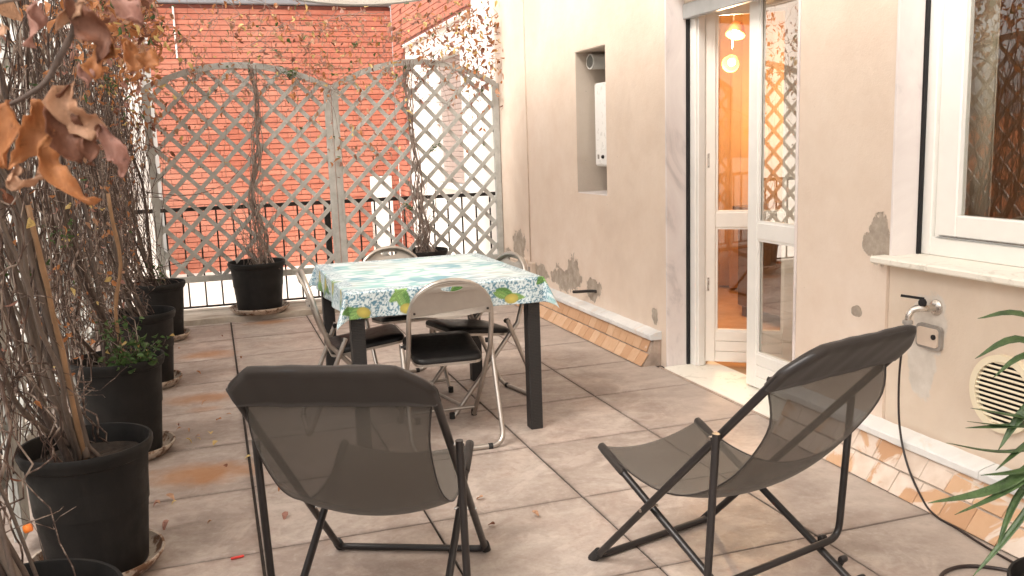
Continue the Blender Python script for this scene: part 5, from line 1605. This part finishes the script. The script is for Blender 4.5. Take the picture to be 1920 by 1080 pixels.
# ------------------------------------------------------------------ deck chairs
def deck_chair():
    root = empty('deck_chair', label='x', cat='deck chair', group='sling deck chairs in the foreground')
    uH, zH, wA, wB, wC = -0.812, 0.843, 0.253, 0.213, 0.280
    r = 0.0115
    A = np.array([0, 0.0135]); Bv = np.array([uH, zH]); d = (Bv - A); LA = np.linalg.norm(d); d /= LA
    def onA(w_, s): return (w_, A[0] + d[0] * s, A[1] + d[1] * s)
    P = round_path([onA(-wA, 0), onA(-wA, LA - 0.082), onA(-wA + 0.075, LA), onA(wA - 0.075, LA), onA(wA, LA - 0.082), onA(wA, 0)], 0.030, 4, True)
    m = MB(); m.tube(P, r, 12, closed=True); m.build('back_frame', MT['deck_tube'], root, smooth=True, angle=60)
    # seat frame: tips -> floor crossbar behind
    T0 = np.array([0.01, 0.379]); B0 = np.array([-0.686, 0.0135])
    P = round_path([(-wB, T0[0], T0[1]), (-wB, B0[0], B0[1]), (wB, B0[0], B0[1]), (wB, T0[0], T0[1])], 0.05, 5)
    m = MB(); m.tube(P, r, 12); m.build('seat_frame', MT['deck_tube'], root, smooth=True, angle=60)
    # prop: U hung from the back frame, resting in notches of the seat frame
    Cc_ = A + d * LA * 0.69; Cb = np.array([-0.527, 0.128])
    P = round_path([(-wC, Cc_[0], Cc_[1]), (-wC, Cb[0], Cb[1]), (wC, Cb[0], Cb[1]), (wC, Cc_[0], Cc_[1])], 0.05, 5)
    m = MB(); m.tube(P, r * 0.95, 12); m.build('prop', MT['deck_tube'], root, smooth=True, angle=60)
    for s in (-1, 1):
        q = A + d * LA * 0.672
        m = MB(); m.tube([(s * (wA - .004), q[0], q[1]), (s * (wC + .012), q[0], q[1])], 0.006, 8)
        m.build('bolt', MT['chrome'], root)
        qx = A + d * LA * (0.236 / 0.812)
        m = MB(); m.tube([(s * (wB - .016), qx[0], qx[1] + .002), (s * (wA + .014), qx[0], qx[1] + .002)], 0.0055, 8); m.build('bolt', MT['chrome'], root)
        for k, uu in enumerate((-0.50, -0.575, -0.64)):
            zz = 0.379 + (uu - 0.01) * (0.379 - 0.0135) / 0.696
            m = MB(); m.lathe([(0.009, -0.012), (0.011, -0.009), (0.011, 0.009), (0.009, 0.012)], 12, (s * (wB + 0.022), uu - 0.004, zz + 0.018), cap1=True, M=rot_to((1, 0, 0)))
            m.bar((s * (wB + 0.008), uu, zz), (s * (wB + 0.022), uu - 0.004, zz + 0.018), 0.016, 0.010)
            m.build('notch_block', MT['deck_tube'], root, smooth=True, angle=40)
    for s in (-1, 1):
        m = MB()
        m.lathe([(0.016, -0.022), (0.0165, 0.0), (0.016, 0.03)], 12, (s * wA, 0.004, 0.016), cap1=True, M=rot_to((0, d[0], d[1])))
        m.build('foot_cap', MT['rubber'], root, smooth=True, angle=40)
    # head sleeve
    nn = np.array([-d[1], d[0]]);  nn = nn if nn[1] > 0 else -nn      # front side normal (u+, z+)
    nw = 44; cols = []
    def top_s(w_):
        aw_ = abs(w_)
        e = max(0.0, aw_ - (wA - 0.075))
        return LA + 0.014 - (e / 0.075) ** 1.15 * 0.085
    WS = wA + 0.013; vs = []; per_ = 14
    bot = LA - 0.150
    for i in range(nw + 1):
        w_ = -WS + 2 * WS * i / nw
        ts = top_s(w_); th = 0.0140
        if abs(w_) > WS - 0.012: th = 0.0155 * math.sqrt(max(0.02, 1 - ((abs(w_) - WS + 0.012) / 0.012) ** 2))
        sag = 0.010 * (1 - (w_ / WS) ** 2)
        b_ = bot + 0.012 * (1 - (w_ / WS) ** 2) * 0
        for k in range(per_ + 1):
            t = k / per_
            if t < 0.4:   s_ = b_ + (ts - 0.016 - b_) * (t / 0.4); n_ = th
            elif t > 0.6: s_ = b_ + (ts - 0.016 - b_) * ((1 - t) / 0.4); n_ = -th
            else:
                a = (t - 0.4) / 0.2 * PI; s_ = ts - 0.016 + 0.016 * math.sin(a); n_ = th * math.cos(a)
            wr = 0.0010 * math.sin(w_ * 37 + t * 9) + 0.0006 * math.sin(w_ * 90 + t * 4)
            q = A + d * s_ + nn * (n_ + wr - (sag * 0.6 if n_ < 0 or t < .4 else 0) * (1 - abs(s_ - LA) / 0.15) * 0)
            vs.append((w_, q[0], q[1]))
    K = per_ + 1
    fs = [(i * K + k, (i + 1) * K + k, (i + 1) * K + k + 1, i * K + k + 1) for i in range(nw) for k in range(per_)]
    o = MB().add(vs, fs).build('headrest_sleeve', MT['sleeve'], root, smooth=True)
    sm = o.modifiers.new('s', 'SOLIDIFY'); sm.thickness = 0.0012
    # sling body
    q = A + d * bot + nn * 0.0165
    st = [((q[0] + d[0] * 0.02, q[1] + d[1] * 0.02), 0.238, 0.0), ((q[0], q[1]), 0.240, 0.004), ((-0.695, 0.632), 0.228, 0.020), ((-0.612, 0.505), 0.222, 0.034), ((-0.517, 0.415), 0.220, 0.040),
          ((-0.392, 0.345), 0.219, 0.042), ((-0.28, 0.320), 0.216, 0.040), ((-0.172, 0.326), 0.214, 0.036), ((-0.075, 0.350), 0.213, 0.034), ((0.005, 0.384), 0.213, 0.046)]
    Pc = np.array(catmull([(a[0], a[1], b) for a, b, c in st], 5)); Sg = np.array(catmull([(c, 0, 0) for a, b, c in st], 5))[:, 0]
    m_ = len(Pc); nw = 28
    Tn = np.gradient(Pc[:, :2], axis=0); Tn /= np.linalg.norm(Tn, axis=1)[:, None]
    Nn = np.stack([Tn[:, 1], -Tn[:, 0]], 1)
    Nn *= np.where(Nn[:, 1] * 1.0 + Nn[:, 0] * 0.6 > 0, -1, 1)[:, None]     # points back / down
    vs = []
    for i in range(m_):
        for j in range(nw + 1):
            s = 2 * j / nw - 1
            sag = Sg[i] * (1 - s * s)
            vs.append((s * Pc[i, 2], Pc[i, 0] + Nn[i, 0] * sag, Pc[i, 1] + Nn[i, 1] * sag))
    fs = [(i * (nw + 1) + j, i * (nw + 1) + j + 1, (i + 1) * (nw + 1) + j + 1, (i + 1) * (nw + 1) + j) for i in range(m_ - 1) for j in range(nw)]
    o = MB().add(vs, fs).build('sling', MT['sling'], root, smooth=True)
    sm = o.modifiers.new('s', 'SOLIDIFY'); sm.thickness = 0.0015
    # edge hems
    for s in (-1, 1):
        m = MB(); m.tube([(s * (Pc[i, 2] + 0.001), Pc[i, 0], Pc[i, 1]) for i in range(3, m_)], 0.0028, 6)
        m.build('hem', MT['sleeve'], root, smooth=True)
    # sleeves over the seat frame ends
    for s in (-1, 1):
        dd = (B0 - T0) / np.linalg.norm(B0 - T0)
        pts = [(s * wB, T0[0] + dd[0] * t, T0[1] + dd[1] * t) for t in (-0.010, -0.004, 0.02, 0.07, 0.115, 0.125)]
        m = MB(); m.tube(pts, [0.006, 0.0135, 0.0150, 0.0148, 0.0142, 0.0125], 12)
        m.build('corner_sleeve', MT['sleeve'], root, smooth=True)
    return root
dc = deck_chair()
for k, (l, a, lab) in enumerate((((0.546, 2.839, 0), -0.428, 'grey mesh deck chair facing away, in front of the dining table'),
                                ((1.339, 2.599, 0), 0.252, 'grey mesh deck chair turned toward the left, beside the window and tap'))):
    o = dc if k == 0 else copy_tree(dc)
    o.location = l; o.rotation_euler = (0, 0, a); o['label'] = lab

# ------------------------------------------------------------------ yucca at the right edge
yc = empty('yucca_plant', (1.80, 1.40, 0), label='green yucca with long pointed leaves reaching in from the right edge', cat='plant')
C0 = np.array([1.80, 1.40, 0.72])
m = MB(); m.tube([(0, 0, 0.30), (0.005, 0, 0.5), (0, 0, 0.76)], [0.026, 0.024, 0.022], 12); m.build('trunk', MT['bark'], yc, smooth=True)
yp = empty('plant_pot', (1.80, 1.40, 0.0), 0, 'dark pot of the yucca just outside the right edge', 'plant pot', 'anthracite plant pots')
link('pot_body', pot_mesh(0.15, 0.33), yp); link('soil', soil_mesh(0.15, 0.29), yp)
def blade(tip, mid, w_=0.026, base=None, seg=12):
    b = C0 + np.array([0, 0, nr.uniform(-.05, .06) + 0.22 * (mid[2] - C0[2])]) if base is None else np.array(base)
    P = np.array(catmull([b, mid, tip], 6)); n = len(P)
    T = np.gradient(P, axis=0); T /= np.linalg.norm(T, axis=1)[:, None]
    up = np.array([0, 0, 1.0]); side = np.cross(T, up); side /= np.linalg.norm(side, axis=1)[:, None]
    w_ = w_ * 1.0; roll = nr.uniform(-0.25, 0.6); nm = np.cross(side, T)
    V = []
    for i in range(n):
        t = i / (n - 1); ww = w_ * (0.55 + 0.45 * math.sin(PI * min(1, t * 1.1))) * (1 - t ** 4) / 2 * 1.0 + 0.0003
        sd = side[i] * math.cos(roll) + nm[i] * math.sin(roll); nn = np.cross(sd, T[i])
        for s in (-1, -0.5, 0, 0.5, 1): V.append(P[i] + sd * s * ww + nn * abs(s) * ww * 0.35)
    F = [(i * 5 + j, i * 5 + j + 1, (i + 1) * 5 + j + 1, (i + 1) * 5 + j) for i in range(n - 1) for j in range(4)]
    o = link('leaf', np_mesh('leaf', np.array(V) - np.array([1.80, 1.40, 0]), F, [MT['yucca']], True), yc)
    s = o.modifiers.new('s', 'SOLIDIFY'); s.thickness = 0.0008
for tip, mid, w_ in (((1.557, 1.496, 0.949), (1.66, 1.46, 0.985), .022), ((1.545, 1.486, 0.863), (1.65, 1.462, 0.935), .024), ((1.579, 1.468, 0.821), (1.66, 1.45, 0.90), .022),
                     ((1.527, 1.474, 0.757), (1.66, 1.42, 0.72), .030), ((1.517, 1.472, 0.729), (1.64, 1.44, 0.70), .022), ((1.512, 1.471, 0.715), (1.64, 1.44, 0.71), .026),
                     ((1.471, 1.48, 0.684), (1.60, 1.44, 0.635), .026), ((1.422, 1.474, 0.556), (1.60, 1.43, 0.57), .026), ((1.475, 1.452, 0.529), (1.60, 1.42, 0.57), .018),
                     ((1.555, 1.415, 0.44), (1.625, 1.43, 0.57), .024), ((1.57, 1.44, 0.62), (1.66, 1.42, 0.69), .03), ((1.500, 1.42, 0.395), (1.585, 1.41, 0.475), .016),
                     ((1.585, 1.45, 0.66), (1.66, 1.44, 0.78), .03), ((1.53, 1.44, 0.615), (1.65, 1.42, 0.60), .02)):
    blade(tip, tuple(0.72 * m_ + 0.28 * (t_ * 0.5 + c_ * 0.5) for m_, t_, c_ in zip(mid, tip, C0)), w_)
for k in range(34):
    a = nr.random() * 2 * PI
    if math.cos(a) < 0.0 and math.sin(a) > -0.2: a += PI
    L = nr.uniform(0.28, 0.42); el_ = nr.uniform(-0.3, 1.1)
    tip = C0 + L * np.array([math.cos(a) * math.cos(el_), math.sin(a) * math.cos(el_), math.sin(el_) * 0.9 - 0.06])
    if tip[0] < 1.66 or tip[1] > 1.62: continue
    blade(tip, (C0 + tip) / 2 + np.array([0, 0, 0.05]), .026)

# ------------------------------------------------------------------ small litter on the floor
LP = [(-0.26, 4.665), (-0.21, 4.38), (-0.05, 4.66), (-0.02, 4.75), (-0.15, 4.43), (0.17, 3.31), (0.07, 4.02), (-0.036, 3.92), (-0.25, 3.39), (-0.29, 3.59), (-0.27, 3.66),
      (1.50, 3.33), (0.893, 3.156), (0.176, 3.60), (-0.18, 5.79), (-0.30, 6.55), (-0.24, 4.60), (-0.20, 4.58), (-0.1, 4.45), (-0.16, 4.40), (-0.07, 4.30), (0.02, 5.3), (0.10, 6.1),
      (-0.29, 3.62), (-0.23, 3.60), (-0.12, 5.05), (0.25, 5.55), (1.02, 2.95), (0.86, 2.9), (-0.1, 3.35), (0.6, 2.55), (-0.02, 6.9), (0.9, 6.6)]
for i, (x, y) in enumerate(LP):
    mi = int(nr.choice([0, 2, 5, 3, 1], p=[.3, .25, .2, .15, .1])); s = nr.uniform(0.024, 0.044)
    if i in (1, 10, 8, 11): s = 0.052
    Rm = Matrix.Rotation(nr.random() * 6.28, 3, 'Z') @ Matrix.Rotation(nr.uniform(-.3, .3), 3, 'X')
    o = link('fallen_leaf', LM[(int(nr.choice([0, 1, 3])), mi)], None)
    Mx = (Rm * s).to_4x4(); zc = {0: 0.011, 1: 0.006, 3: 0.004}
    Mx.translation = (x, y, 0.012 * s / 0.03 + 0.002); o.matrix_basis = Mx
    tag(o, 'small dry fallen leaf lying on the floor tiles', 'fallen leaf', 'fallen leaves on the floor tiles')
rc = MB(); rc.box(-0.022, 0.022, -0.005, 0.005, 0, 0.007, 0.002)
o = rc.build('plastic_clip', MT['red_plastic'], None, loc=(-0.018, 3.012, 0.001), rot=(0, 0, 0.15))
tag(o, 'small red plastic clip on the tiles left of the deck chair', 'clip')
